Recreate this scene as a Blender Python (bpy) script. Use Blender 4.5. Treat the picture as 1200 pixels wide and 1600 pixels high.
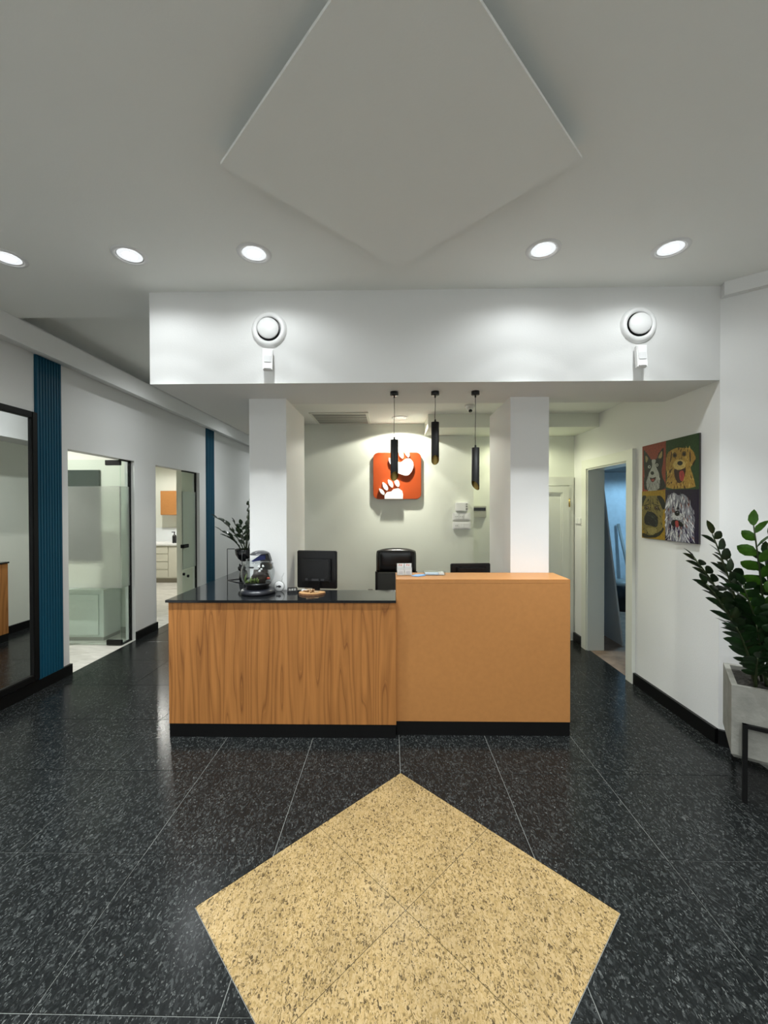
import bpy, bmesh, math, random
from mathutils import Vector, Matrix
for o in list(bpy.data.objects): bpy.data.objects.remove(o)
sc = bpy.context.scene
COL = sc.collection
PI = math.pi
rnd = random.Random(7)

# ------------------------------------------------------------ camera, world, exposure
cam = bpy.data.cameras.new('camera'); co = bpy.data.objects.new('camera', cam); COL.objects.link(co)
cam.sensor_fit = 'VERTICAL'; cam.sensor_height = 36.0; cam.lens = 36.0*639.84/1600.0
cam.clip_start = 0.05; cam.clip_end = 100
yaw, pitch, roll = 0.01691, -0.00907, -0.00219
fwd = Vector((-math.sin(yaw)*math.cos(pitch), math.cos(yaw)*math.cos(pitch), math.sin(pitch)))
rt = Vector((math.cos(yaw), math.sin(yaw), 0)); up = rt.cross(fwd)
r2 = math.cos(roll)*rt + math.sin(roll)*up; u2 = -math.sin(roll)*rt + math.cos(roll)*up
co.matrix_world = Matrix(((r2.x, u2.x, -fwd.x, 0), (r2.y, u2.y, -fwd.y, 0), (r2.z, u2.z, -fwd.z, 1.6), (0, 0, 0, 1)))
sc.camera = co
w = bpy.data.worlds.new('world'); sc.world = w; w.use_nodes = True
w.node_tree.nodes['Background'].inputs[0].default_value = (0.02, 0.022, 0.03, 1)
w.node_tree.nodes['Background'].inputs[1].default_value = 0.3
sc.view_settings.view_transform = 'Standard'; sc.view_settings.look = 'None'
sc.view_settings.exposure = 1.28; sc.view_settings.gamma = 1.0
sc.view_settings.use_curve_mapping = False

# light settings (lamps themselves are built with their fixtures)
COOL = (0.935, 0.985, 1.0)
WARM = (1.0, 0.99, 0.86)
P_CONE, P_WIDE, P_SPOT, P_LENS = 2.2, 4.4, 72.0, 9.0

# ------------------------------------------------------------ materials
MATS = {}
def nodes(m):
    m.use_nodes = True; nt = m.node_tree
    return nt, nt.nodes['Principled BSDF']
def mat(name, col, rough=0.6, metal=0.0, var=0.0, scale=8.0, bump=0.0, bscale=60.0, spec=0.5, coat=0.0):
    if name in MATS: return MATS[name]
    m = bpy.data.materials.new(name); nt, b = nodes(m); N = nt.nodes; L = nt.links
    b.inputs['Base Color'].default_value = (*col, 1); b.inputs['Roughness'].default_value = rough
    b.inputs['Metallic'].default_value = metal; b.inputs['Specular IOR Level'].default_value = spec
    b.inputs['Coat Weight'].default_value = coat
    g = N.new('ShaderNodeNewGeometry')
    if var > 0:
        n = N.new('ShaderNodeTexNoise'); n.inputs['Scale'].default_value = scale; n.inputs['Detail'].default_value = 4
        L.new(g.outputs['Position'], n.inputs['Vector'])
        r = N.new('ShaderNodeValToRGB'); L.new(n.outputs['Fac'], r.inputs['Fac'])
        r.color_ramp.elements[0].position = .3; r.color_ramp.elements[1].position = .7
        r.color_ramp.elements[0].color = (*[c*(1-var) for c in col], 1); r.color_ramp.elements[1].color = (*[min(1, c*(1+var)) for c in col], 1)
        L.new(r.outputs['Color'], b.inputs['Base Color'])
    if bump > 0:
        n = N.new('ShaderNodeTexNoise'); n.inputs['Scale'].default_value = bscale; n.inputs['Detail'].default_value = 3
        L.new(g.outputs['Position'], n.inputs['Vector'])
        bp = N.new('ShaderNodeBump'); bp.inputs['Strength'].default_value = bump; bp.inputs['Distance'].default_value = .004
        L.new(n.outputs['Fac'], bp.inputs['Height']); L.new(bp.outputs['Normal'], b.inputs['Normal'])
    MATS[name] = m; return m
def emis(name, col, s):
    m = bpy.data.materials.new(name); nt, b = nodes(m)
    b.inputs['Base Color'].default_value = (0, 0, 0, 1)
    b.inputs['Emission Color'].default_value = (*col, 1); b.inputs['Emission Strength'].default_value = s
    MATS[name] = m; return m
def granite(name, base, dark, flecks, scale, rough, fl, stretch=(1, 1, 1), rot=0.0):
    """polished granite: base/dark cloud, mineral grains of several colours"""
    m = bpy.data.materials.new(name); nt, b = nodes(m); N = nt.nodes; L = nt.links
    g = N.new('ShaderNodeNewGeometry'); oi = N.new('ShaderNodeObjectInfo')
    mp = N.new('ShaderNodeMapping'); mp.inputs['Scale'].default_value = stretch; mp.inputs['Rotation'].default_value = (0, 0, rot)
    ad = N.new('ShaderNodeVectorMath'); ad.operation = 'MULTIPLY_ADD'
    cx = N.new('ShaderNodeCombineXYZ'); L.new(oi.outputs['Random'], cx.inputs['X']); L.new(oi.outputs['Random'], cx.inputs['Y'])
    L.new(cx.outputs[0], ad.inputs[0]); ad.inputs[1].default_value = (37, 53, 0); L.new(g.outputs['Position'], ad.inputs[2])
    L.new(ad.outputs[0], mp.inputs['Vector'])
    nz = N.new('ShaderNodeTexNoise'); nz.inputs['Scale'].default_value = scale*.35; nz.inputs['Detail'].default_value = 5
    L.new(mp.outputs[0], nz.inputs['Vector'])
    wv = N.new('ShaderNodeVectorMath'); wv.operation = 'MULTIPLY_ADD'
    L.new(nz.outputs['Color'], wv.inputs[0]); wv.inputs[1].default_value = (.035, .035, .035); L.new(mp.outputs[0], wv.inputs[2])
    v = N.new('ShaderNodeTexVoronoi'); v.inputs['Scale'].default_value = scale; L.new(wv.outputs[0], v.inputs['Vector'])
    sp = N.new('ShaderNodeSeparateColor'); L.new(v.outputs['Color'], sp.inputs[0])
    r = N.new('ShaderNodeValToRGB'); L.new(sp.outputs[0], r.inputs['Fac']); e = r.color_ramp.elements
    r.color_ramp.interpolation = 'LINEAR'
    e[0].position = 0; e[0].color = (*dark, 1); e[1].position = 1; e[1].color = (*base, 1)
    for p, c in flecks:
        x = e.new(p); x.color = (*c, 1)
    v2 = N.new('ShaderNodeTexVoronoi'); v2.inputs['Scale'].default_value = scale*1.9; L.new(wv.outputs[0], v2.inputs['Vector'])
    s2 = N.new('ShaderNodeSeparateColor'); L.new(v2.outputs['Color'], s2.inputs[0])
    r2_ = N.new('ShaderNodeValToRGB'); L.new(s2.outputs[1], r2_.inputs['Fac']); e2 = r2_.color_ramp.elements
    e2[0].position = fl[0]; e2[0].color = (0, 0, 0, 1); e2[1].position = fl[0]+.03; e2[1].color = (1, 1, 1, 1)
    mx = N.new('ShaderNodeMix'); mx.data_type = 'RGBA'; L.new(r2_.outputs['Color'], mx.inputs['Factor'])
    L.new(r.outputs['Color'], mx.inputs[6]); mx.inputs[7].default_value = (*fl[1], 1)
    # large soft cloud and a little change from tile to tile
    n3 = N.new('ShaderNodeTexNoise'); n3.inputs['Scale'].default_value = 6; n3.inputs['Detail'].default_value = 3; L.new(mp.outputs[0], n3.inputs['Vector'])
    mr = N.new('ShaderNodeMapRange'); L.new(n3.outputs['Fac'], mr.inputs['Value']); mr.inputs['To Min'].default_value = .72; mr.inputs['To Max'].default_value = 1.28
    m2 = N.new('ShaderNodeVectorMath'); m2.operation = 'SCALE'; L.new(mx.outputs[2], m2.inputs[0]); L.new(mr.outputs[0], m2.inputs['Scale'])
    L.new(m2.outputs[0], b.inputs['Base Color'])
    b.inputs['Roughness'].default_value = rough; b.inputs['Specular IOR Level'].default_value = .17
    n4 = N.new('ShaderNodeTexNoise'); n4.inputs['Scale'].default_value = 25; L.new(g.outputs['Position'], n4.inputs['Vector'])
    bp = N.new('ShaderNodeBump'); bp.inputs['Strength'].default_value = .03; bp.inputs['Distance'].default_value = .002
    L.new(n4.outputs['Fac'], bp.inputs['Height']); L.new(bp.outputs['Normal'], b.inputs['Normal'])
    MATS[name] = m; return m
def wood(name, light, dark, rough=.45, axis='Z'):
    m = bpy.data.materials.new(name); nt, b = nodes(m); N = nt.nodes; L = nt.links
    g = N.new('ShaderNodeNewGeometry'); mp = N.new('ShaderNodeMapping'); L.new(g.outputs['Position'], mp.inputs['Vector'])
    mp.inputs['Scale'].default_value = (1, 1, .075) if axis == 'Z' else (.075, 1, 1)
    # vertical growth figure: distance rings around stretched noise centres make cathedral arches
    n1 = N.new('ShaderNodeTexNoise'); n1.inputs['Scale'].default_value = 5.5; n1.inputs['Detail'].default_value = 2; n1.inputs['Roughness'].default_value = .45
    L.new(mp.outputs[0], n1.inputs['Vector'])
    mu = N.new('ShaderNodeMath'); mu.operation = 'MULTIPLY'; mu.inputs[1].default_value = 13; L.new(n1.outputs['Fac'], mu.inputs[0])
    fr = N.new('ShaderNodeMath'); fr.operation = 'FRACT'; L.new(mu.outputs[0], fr.inputs[0])
    n2 = N.new('ShaderNodeTexNoise'); n2.inputs['Scale'].default_value = 150; n2.inputs['Detail'].default_value = 3
    mp2 = N.new('ShaderNodeMapping'); mp2.inputs['Scale'].default_value = (1, 1, .025) if axis == 'Z' else (.025, 1, 1)
    L.new(g.outputs['Position'], mp2.inputs['Vector']); L.new(mp2.outputs[0], n2.inputs['Vector'])
    n5 = N.new('ShaderNodeTexNoise'); n5.inputs['Scale'].default_value = 22; n5.inputs['Detail'].default_value = 2
    L.new(mp2.outputs[0], n5.inputs['Vector'])
    r = N.new('ShaderNodeValToRGB'); L.new(fr.outputs[0], r.inputs['Fac']); e = r.color_ramp.elements
    e[0].position = 0; e[0].color = (.62, .62, .62, 1); e[1].position = 1; e[1].color = (.42, .42, .42, 1)
    x = e.new(.08); x.color = (.12, .12, .12, 1); x = e.new(.16); x.color = (.6, .6, .6, 1); x = e.new(.6); x.color = (.8, .8, .8, 1)
    a = N.new('ShaderNodeMath'); a.operation = 'MULTIPLY_ADD'; L.new(n2.outputs['Fac'], a.inputs[0]); a.inputs[1].default_value = .55; L.new(r.outputs['Color'], a.inputs[2])
    a2 = N.new('ShaderNodeMath'); a2.operation = 'MULTIPLY_ADD'; L.new(n5.outputs['Fac'], a2.inputs[0]); a2.inputs[1].default_value = .7; L.new(a.outputs[0], a2.inputs[2])
    mr = N.new('ShaderNodeMapRange'); L.new(a2.outputs[0], mr.inputs['Value']); mr.inputs['From Min'].default_value = .55; mr.inputs['From Max'].default_value = 1.5
    mx = N.new('ShaderNodeMix'); mx.data_type = 'RGBA'; L.new(mr.outputs[0], mx.inputs['Factor'])
    mx.inputs[6].default_value = (*dark, 1); mx.inputs[7].default_value = (*light, 1)
    L.new(mx.outputs[2], b.inputs['Base Color']); b.inputs['Roughness'].default_value = rough
    b.inputs['Specular IOR Level'].default_value = .35
    MATS[name] = m; return m
def glass(name, tint=(.93, .97, .95), refl=1.5):
    m = bpy.data.materials.new(name); m.use_nodes = True; nt = m.node_tree; N = nt.nodes; L = nt.links; N.clear()
    out = N.new('ShaderNodeOutputMaterial'); t = N.new('ShaderNodeBsdfTransparent'); t.inputs[0].default_value = (*tint, 1)
    gl = N.new('ShaderNodeBsdfGlossy'); gl.inputs['Roughness'].default_value = .02
    lw = N.new('ShaderNodeLayerWeight'); lw.inputs[0].default_value = .5      # Schlick reflection from the facing angle
    pw5 = N.new('ShaderNodeMath'); pw5.operation = 'POWER'; L.new(lw.outputs['Facing'], pw5.inputs[0]); pw5.inputs[1].default_value = 4.0
    f = N.new('ShaderNodeMath'); f.operation = 'MULTIPLY_ADD'; L.new(pw5.outputs[0], f.inputs[0]); f.inputs[1].default_value = refl*.45; f.inputs[2].default_value = .035
    mx = N.new('ShaderNodeMixShader'); L.new(f.outputs[0], mx.inputs[0]); L.new(t.outputs[0], mx.inputs[1]); L.new(gl.outputs[0], mx.inputs[2])
    L.new(mx.outputs[0], out.inputs[0]); MATS[name] = m; return m
def frosted(name):
    m = bpy.data.materials.new(name); m.use_nodes = True; nt = m.node_tree; N = nt.nodes; L = nt.links; N.clear()
    out = N.new('ShaderNodeOutputMaterial'); t = N.new('ShaderNodeBsdfRefraction'); t.inputs['Color'].default_value = (.9, .93, .9, 1)
    t.inputs['Roughness'].default_value = .30; t.inputs['IOR'].default_value = 1.25
    d = N.new('ShaderNodeBsdfDiffuse'); d.inputs[0].default_value = (.70, .72, .68, 1)
    mx = N.new('ShaderNodeMixShader'); mx.inputs[0].default_value = .22; L.new(t.outputs[0], mx.inputs[1]); L.new(d.outputs[0], mx.inputs[2])
    L.new(mx.outputs[0], out.inputs[0]); MATS[name] = m; return m

WHITE = mat('white_paint', (.80, .80, .785), .75, bump=.12, bscale=90)
CEIL = mat('ceiling_paint', (.885, .895, .855), .85, bump=.10, bscale=110)
CREAM = mat('cream_paint', (.765, .785, .70), .7, bump=.1, bscale=80)
TRIMW = mat('white_gloss_trim', (.74, .75, .68), .35)
BLACK = mat('black_satin', (.004, .004, .004), .45, spec=.25)
BASEB = mat('black_baseboard', (.004, .004, .004), .35, spec=.3)
PLASTW = mat('white_plastic', (.82, .82, .81), .35)
PLASTG = mat('grey_plastic', (.30, .30, .28), .4)
BLKP = mat('black_plastic', (.008, .008, .009), .3)
BLKG = mat('black_gloss', (.004, .004, .005), .12)
ORANGE = mat('orange_laminate', (.465, .207, .064), .42, var=.04, scale=30, spec=.35)
LOGO = mat('logo_orange', (.40, .060, .009), .5, spec=.3)
LOGOW = mat('logo_white', (.78, .78, .76), .5)
BLUE = mat('petrol_blue', (.006, .075, .130), .5, spec=.3)
GROUT = mat('grout', (.22, .23, .215), .8)
METAL = mat('brushed_metal', (.45, .45, .43), .3, metal=1)
BRASS = mat('brass', (.50, .36, .12), .3, metal=1)
GOLD = mat('gold_inside', (.30, .21, .06), .35, metal=.8)
STONE = granite('dark_granite', (.0118, .0133, .0133), (.006, .0068, .0068), [(.35, (.008, .009, .009)), (.62, (.0095, .0107, .0107)), (.80, (.0165, .0182, .0179)), (.93, (.036, .0392, .0384))], 140, .22, (.945, (.078, .082, .079)), (1, .55, 1), .6)
GOLDST = granite('yellow_granite', (.29, .203, .088), (.05, .036, .018), [(.07, (.085, .058, .026)), (.2, (.21, .145, .058)), (.5, (.28, .195, .086)), (.8, (.33, .243, .125))], 200, .25, (.955, (.04, .03, .02)), (1, .55, 1), .9)
MARBLE = granite('white_marble', (.62, .60, .55), (.60, .58, .53), [(.5, (.68, .66, .61))], 3, .2, (.985, (.40, .38, .34)), (1, 3, 1), .3)
CONC = mat('concrete', (.235, .232, .205), .85, var=.14, scale=14, bump=.5, bscale=45)
WOOD = wood('teak_wood', (.47, .195, .052), (.19, .068, .016), .5)
WOODL = wood('light_wood', (.55, .33, .15), (.30, .15, .06), .5, axis='X')
BTOP = mat('black_polished_stone', (.010, .011, .012), .07, spec=.6)
LEAF = mat('dark_green_leaf', (.012, .035, .010), .28, var=.35, scale=40)
LEAFN = mat('young_green_leaf', (.050, .135, .012), .3, var=.3, scale=40)
STEM = mat('plant_stem', (.035, .050, .018), .4)
SOIL = mat('gravel_soil', (.03, .027, .022), .95, var=.5, scale=120, bump=1, bscale=150)
CLEAR = glass('clear_glass')
ACRY = glass('acrylic', (.97, .98, .98), 1.35)
FROST = frosted('frosted_glass')
MIRROR = mat('mirror_silver', (.86, .88, .87), .0, metal=1)
LEATHER = mat('black_leather', (.006, .006, .007), .26, bump=.15, bscale=120)
CARCASS = mat('cabinet_cream', (.62, .60, .50), .45)
CABW = mat('cabinet_white', (.66, .71, .67), .3)

# ------------------------------------------------------------ mesh helpers
def box(bm, x0, x1, y0, y1, z0, z1, bev=0.0):
    vs = [bm.verts.new(p) for p in ((x0, y0, z0), (x1, y0, z0), (x1, y1, z0), (x0, y1, z0), (x0, y0, z1), (x1, y0, z1), (x1, y1, z1), (x0, y1, z1))]
    fs = [bm.faces.new([vs[i] for i in f]) for f in ((3, 2, 1, 0), (4, 5, 6, 7), (0, 1, 5, 4), (1, 2, 6, 5), (2, 3, 7, 6), (3, 0, 4, 7))]
    if bev > 0:
        es = list({e for f in fs for e in f.edges})
        bmesh.ops.bevel(bm, geom=es, offset=bev, segments=2, affect='EDGES')
    return bm
def B(*a, bev=0.0):
    bm = bmesh.new(); return box(bm, *a, bev=bev)
def prism(pts, axis, a, b, bev=0.0, bm=None):
    """polygon pts extruded along axis; pts are the two other axes in order"""
    bm = bm or bmesh.new()
    def P(p, t):
        return {'X': (t, p[0], p[1]), 'Y': (p[0], t, p[1]), 'Z': (p[0], p[1], t)}[axis]
    v0 = [bm.verts.new(P(p, a)) for p in pts]; v1 = [bm.verts.new(P(p, b)) for p in pts]
    n = len(pts); fs = [bm.faces.new(v0), bm.faces.new(v1)]
    for i in range(n): fs.append(bm.faces.new((v0[i], v0[(i+1) % n], v1[(i+1) % n], v1[i])))
    bmesh.ops.recalc_face_normals(bm, faces=fs)
    if bev > 0:
        es = list(set(fs[0].edges) | set(fs[1].edges)); bmesh.ops.bevel(bm, geom=es, offset=bev, segments=2, affect='EDGES')
    return bm
def lathe(prof, n=32, bm=None, M=None):
    """prof: (r, z) list; closed on the axis where r == 0"""
    bm = bm or bmesh.new(); rings = []; new = []
    for r, z in prof:
        if r < 1e-6: ring = [bm.verts.new((0, 0, z))]
        else: ring = [bm.verts.new((r*math.cos(2*PI*i/n), r*math.sin(2*PI*i/n), z)) for i in range(n)]
        rings.append(ring); new += ring
    fs = []
    for a, b in zip(rings, rings[1:]):
        if len(a) == 1 and len(b) == 1: continue
        for i in range(n):
            j = (i+1) % n
            if len(a) == 1: fs.append(bm.faces.new((a[0], b[i], b[j])))
            elif len(b) == 1: fs.append(bm.faces.new((a[i], a[j], b[0])))
            else: fs.append(bm.faces.new((a[i], a[j], b[j], b[i])))
    for f in fs: f.smooth = True
    bmesh.ops.recalc_face_normals(bm, faces=fs)
    if M: bmesh.ops.transform(bm, matrix=M, verts=new)
    return bm
def tube(path, rad, n=8, bm=None, cap=True):
    bm = bm or bmesh.new(); path = [Vector(p) for p in path]; rings = []
    rads = rad if isinstance(rad, (list, tuple)) else [rad]*len(path)
    ref = None
    for i, p in enumerate(path):
        t = (path[min(i+1, len(path)-1)] - path[max(i-1, 0)]).normalized()
        if ref is None: ref = Vector((0, 0, 1)) if abs(t.z) < .9 else Vector((1, 0, 0))
        s = t.cross(ref).normalized(); ref = s.cross(t).normalized()
        rings.append([bm.verts.new(p + rads[i]*(math.cos(2*PI*k/n)*s + math.sin(2*PI*k/n)*ref)) for k in range(n)])
    fs = []
    for a, b in zip(rings, rings[1:]):
        for k in range(n): fs.append(bm.faces.new((a[k], a[(k+1) % n], b[(k+1) % n], b[k])))
    for f in fs: f.smooth = True
    if cap: fs.append(bm.faces.new(rings[0])); fs.append(bm.faces.new(rings[-1]))
    bmesh.ops.recalc_face_normals(bm, faces=fs)
    return bm
def blob(c, r, seed=0, amp=.15, sub=2, bm=None):
    bm = bm or bmesh.new(); q = random.Random(seed)
    g = bmesh.ops.create_icosphere(bm, subdivisions=sub, radius=1.0)
    for v in g['verts']:
        k = 1 + amp*(q.random()-.5)*2
        v.co = Vector((c[0]+v.co.x*r[0]*k, c[1]+v.co.y*r[1]*k, c[2]+v.co.z*r[2]*k))
    return bm
def mesh_obj(name, bm, m, parent=None, smooth=None):
    me = bpy.data.meshes.new(name); bm.to_mesh(me); bm.free()
    for x in (m if isinstance(m, (list, tuple)) else [m]): me.materials.append(x)
    o = bpy.data.objects.new(name, me); COL.objects.link(o)
    if smooth is not None:
        for p in me.polygons: p.use_smooth = smooth
    if parent: o.parent = parent
    return o
def tag(o, label=None, cat=None, group=None, kind=None):
    if label: o['label'] = label
    if cat: o['category'] = cat
    if group: o['group'] = group
    if kind: o['kind'] = kind
    return o
def thing(name, label, cat, loc=(0, 0, 0), rz=0.0, group=None):
    o = bpy.data.objects.new(name, None); COL.objects.link(o); o.empty_display_size = .05
    o.location = loc; o.rotation_euler = (0, 0, rz)
    return tag(o, label, cat, group)
def part(name, bm, m, parent, smooth=None, world=True, label=None):
    """world=True: bm is in world coordinates and the parent chain only translates"""
    if world:
        p = parent; off = Vector((0, 0, 0))
        while p: off += p.location; p = p.parent
        bmesh.ops.translate(bm, verts=bm.verts, vec=-off)
    o = mesh_obj(name, bm, m, parent, smooth)
    if label: o['label'] = label
    return o
def struct(name, bm, m, label=None, parent=None):
    o = mesh_obj(name, bm, m, parent)
    if not parent:
        o['kind'] = 'structure'
        if label: o['label'] = label
    return o
def boxes(*bs):
    bm = bmesh.new()
    for b in bs: box(bm, *b)
    return bm
def linked(name, src, parent, loc, rot=(0, 0, 0), scale=(1, 1, 1)):
    o = bpy.data.objects.new(name, src); COL.objects.link(o); o.parent = parent
    o.location = loc; o.rotation_euler = rot; o.scale = scale
    return o

# ------------------------------------------------------------ the setting
XL, XR = -3.115, 2.215            # long side walls
ZC, ZB, ZR = 3.087, 2.457, 2.607  # main ceiling, bulkhead underside, reception ceiling
YB = 4.89                         # wall behind the desk
YBK = -2.6                        # wall behind the camera
XF = 3.40                         # far right wall of the entrance
YE = 10.4                         # end of the left corridor
# floor: grout bed with separate granite tiles
fl = struct('floor', B(XL-.02, XF+.02, YBK-.02, YE+.02, -.05, -.003), GROUT, 'dark speckled granite tile floor with a yellow diamond inlay')
GX, GY, TS, GAP = .054, 1.8656, .6, .0016
DC, DH = (.0557, 1.6165), .8460
def clip(poly, nx, ny, d):
    """keep nx*x + ny*y <= d"""
    out = []
    for i in range(len(poly)):
        a, b = poly[i], poly[(i+1) % len(poly)]
        da, db = nx*a[0]+ny*a[1]-d, nx*b[0]+ny*b[1]-d
        if da <= 0: out.append(a)
        if (da < 0 < db) or (db < 0 < da):
            t = da/(da-db); out.append((a[0]+t*(b[0]-a[0]), a[1]+t*(b[1]-a[1])))
    return out
def area(p): return .5*abs(sum(p[i][0]*p[(i+1) % len(p)][1]-p[(i+1) % len(p)][0]*p[i][1] for i in range(len(p)))) if len(p) > 2 else 0
full = None
dplanes = [(1, 1), (-1, 1), (-1, -1), (1, -1)]
for i in range(-6, 6):
    for j in range(-8, 15):
        x0, y0 = GX+TS*i, GY+TS*j
        sq = [(x0+GAP, y0+GAP), (x0+TS-GAP, y0+GAP), (x0+TS-GAP, y0+TS-GAP), (x0+GAP, y0+TS-GAP)]
        whole = True; p = sq
        for nx, ny, d in ((-1, 0, -XL), (1, 0, XF), (0, 1, YE), (0, -1, -YBK)):
            q = clip(p, nx, ny, d)
            if area(q) < area(p)-1e-6: whole = False
            p = q
        if area(p) < 1e-3: continue
        if x0+TS > 2.3 and y0+TS > 3.0:
            q = clip(p, 1, 0, 2.30)
            if area(q) < area(p)-1e-6: whole = False
            p = q
            if area(p) < 1e-3: continue
        if y0 > 5.1 and x0 > -1.2: continue
        pieces = [p]; inside = p
        dd = [nx*DC[0]+ny*DC[1]+DH for nx, ny in dplanes]
        hit = p
        for (nx, ny), d in zip(dplanes, dd): hit = clip(hit, nx, ny, d)
        if area(hit) > 1e-4:
            whole = False; pieces = []; rest = p
            for (nx, ny), d in zip(dplanes, dd):
                o_ = clip(rest, -nx, -ny, -(d+.0022)); rest = clip(rest, nx, ny, d+.0022)
                if area(o_) > 1e-5: pieces.append(o_)
        if not pieces: continue
        if whole:
            if full is None:
                me = bpy.data.meshes.new('tile'); bm = B(0, TS-2*GAP, 0, TS-2*GAP, -.012, 0)
                bmesh.ops.bevel(bm, geom=[e for e in bm.edges if all(v.co.z > -.001 for v in e.verts)], offset=.0008, segments=1, affect='EDGES')
                bm.to_mesh(me); bm.free(); me.materials.append(STONE); full = me
            linked('tile', full, fl, (sq[0][0], sq[0][1], 0))
        else:
            bm = bmesh.new()
            for pc in pieces: prism(pc, 'Z', -.012, 0, bm=bm)
            mesh_obj('tile', bm, STONE, fl)
q = DH*math.sqrt(2)/2
for sx in (-1, 1):
    for sy in (-1, 1):
        bm = B(-q/2+.0012, q/2-.0012, -q/2+.0012, q/2-.0012, -.012, .0002)
        o = mesh_obj('inlay_tile', bm, GOLDST, fl); a = PI/4
        lx, ly = sx*q/2, sy*q/2
        o.location = (DC[0]+math.cos(a)*lx-math.sin(a)*ly, DC[1]+math.sin(a)*lx+math.cos(a)*ly, 0); o.rotation_euler = (0, 0, a)
        o['label'] = 'yellow speckled granite inlay tile'
# left wall with the two openings
T1 = XL-.12
bm = boxes((T1, XL, YBK, 3.90, 0, 3.3), (T1, XL, 3.90, 4.925, 2.18, 3.3), (T1, XL, 4.925, 5.375, 0, 3.3), (T1, XL, 5.375, 6.62, 2.18, 3.3), (T1, XL, 6.62, YE, 0, 3.3))
struct('wall_left', bm, WHITE, 'white wall with two glazed doorways')
CW = .022
bm = boxes((XL, XL+CW, YBK, 3.90, 0, .10), (XL, XL+CW, 4.925, 5.375, 0, .10), (XL, XL+CW, 6.62, YE, 0, .10))
box(bm, T1, XL, 5.363, 5.375, 0, .10); box(bm, T1, XL+CW, 3.90, 3.912, 0, .10)
struct('baseboard_left', bm, BASEB, 'black baseboard along the left wall')
# cornice box on the left wall
struct('trim_1', prism([(XL, 2.958), (-2.90, 2.902), (-2.90, ZC), (XL, ZC)], 'Y', YBK, YE), WHITE, 'white box cornice along the left wall')
# right wall with doorway, angled piece towards the entrance
TR = .17
bm = boxes((XR, XR+TR, 2.80, 3.845, 0, 3.3), (XR, XR+TR, 3.845, 4.63, 2.035, 3.3), (XR, XR+TR, 4.63, 5.10, 0, 3.3))
struct('wall_right', bm, WHITE, 'white right wall with an open doorway')
av = Vector((.790, -.613)); an = Vector((.613, .790)); LA = 1.50
p0 = Vector((XR, 2.80)); p1 = p0+av*LA
struct('wall_angled', prism([tuple(p0), tuple(p1), tuple(p1+an*.12), tuple(p0+an*.12)], 'Z', 0, 3.3), WHITE, 'white angled wall behind the concrete planter')
c0 = p0-an*.055
struct('trim_2', prism([tuple(p0), tuple(p1), tuple(p1-an*.05), tuple(p0-an*.05+av*.02)], 'Z', 2.998, ZC), WHITE, 'cornice on the angled wall')
struct('wall_entrance_side', B(XF, XF+.12, YBK, p1.y+.06, 0, 3.3), WHITE)
struct('wall_entrance', B(XL-.12, XF+.12, YBK-.12, YBK, 0, 3.3), WHITE)
bm = boxes((XR-CW, XR, 2.80, 3.742, 0, .102), (XR-CW, XR, 4.745, 4.96, 0, .102))
prism([tuple(p0), tuple(p1), tuple(p1-an*CW), tuple(p0-an*CW)], 'Z', 0, .102, bm=bm)
struct('baseboard_right', bm, BASEB, 'black baseboard along the right wall')
# wall behind the desk, corridor side return, recess at right
struct('wall_back', boxes((-1.30, .985, YB, YB+.10, 0, 2.7), (-1.30, -1.20, YB+.10, YE, 0, ZB+.02), (.905, 2.35, 4.99, 5.10, 0, 2.7)), CREAM, 'pale wall behind the reception desk')
struct('baseboard_back', boxes((-1.322, -1.30, YB, YE, 0, .10),), BASEB)
struct('wall_corridor_end', B(XL-.12, -1.20, YE, YE+.1, 0, 3.3), WHITE)
# ceilings
struct('ceiling', boxes((XL, XF, YBK, 2.80, ZC, ZC+.30), (XL, -1.657, 2.80, 3.154, ZC, ZC+.30)), CEIL, 'white plaster ceiling')
struct('ceiling_corridor', B(XL, -1.20, 3.154, YE, 3.21, 3.38), CEIL, 'white corridor ceiling')
struct('ceiling_reception', boxes((-1.102, XR, 3.36, YB+.2, ZR, ZR+.08),), CEIL, 'ceiling above the reception desk')
struct('wall_bulkhead', boxes((-1.657, XR, 2.80, 3.36, ZB, 3.38), (-1.657, -1.102, 3.36, YE, ZB, 3.38)), WHITE, 'white bulkhead above the desk')
struct('trim_3', boxes((.40, XR, 4.40, 4.99, 2.463, ZR)), CREAM, 'dropped soffit over the passage at right')
ph = .741; pc = (.040, 1.693)
def dia(h, z0, z1, bm=None): return prism([(pc[0]+h, pc[1]), (pc[0], pc[1]+h), (pc[0]-h, pc[1]), (pc[0], pc[1]-h)], 'Z', z0, z1, bm=bm)
cp = struct('ceiling_panel', dia(ph, 3.020, 3.033), CEIL, 'diamond shaped panel hung just under the ceiling')
mesh_obj('spacer', dia(.52, 3.033, ZC), CEIL, cp)
# columns
struct('wall_column_left', B(-1.105, -.815, 3.185, 3.85, 0, ZB), WHITE, 'white column beside the fish bowl')
struct('wall_column_right', B(.925, 1.220, 3.185, 3.85, 0, ZB), WHITE, 'white column behind the orange counter')

# doorway casing in the right wall
bm = boxes((XR-.03, XR, 3.745, 3.845, 0, 2.135), (XR-.03, XR, 4.63, 4.735, 0, 2.135), (XR-.03, XR, 3.845, 4.63, 2.035, 2.135))
dc = struct('door_1', bm, TRIMW, 'white cased doorway beside the dog painting')
mesh_obj('jamb_lining', boxes((XR-.015, XR+TR, 4.615, 4.63, 0, 2.035), (XR-.015, XR+TR, 3.845, 3.86, 0, 2.035), (XR-.015, XR+TR, 3.86, 4.615, 2.02, 2.035)), TRIMW, dc)
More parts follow.
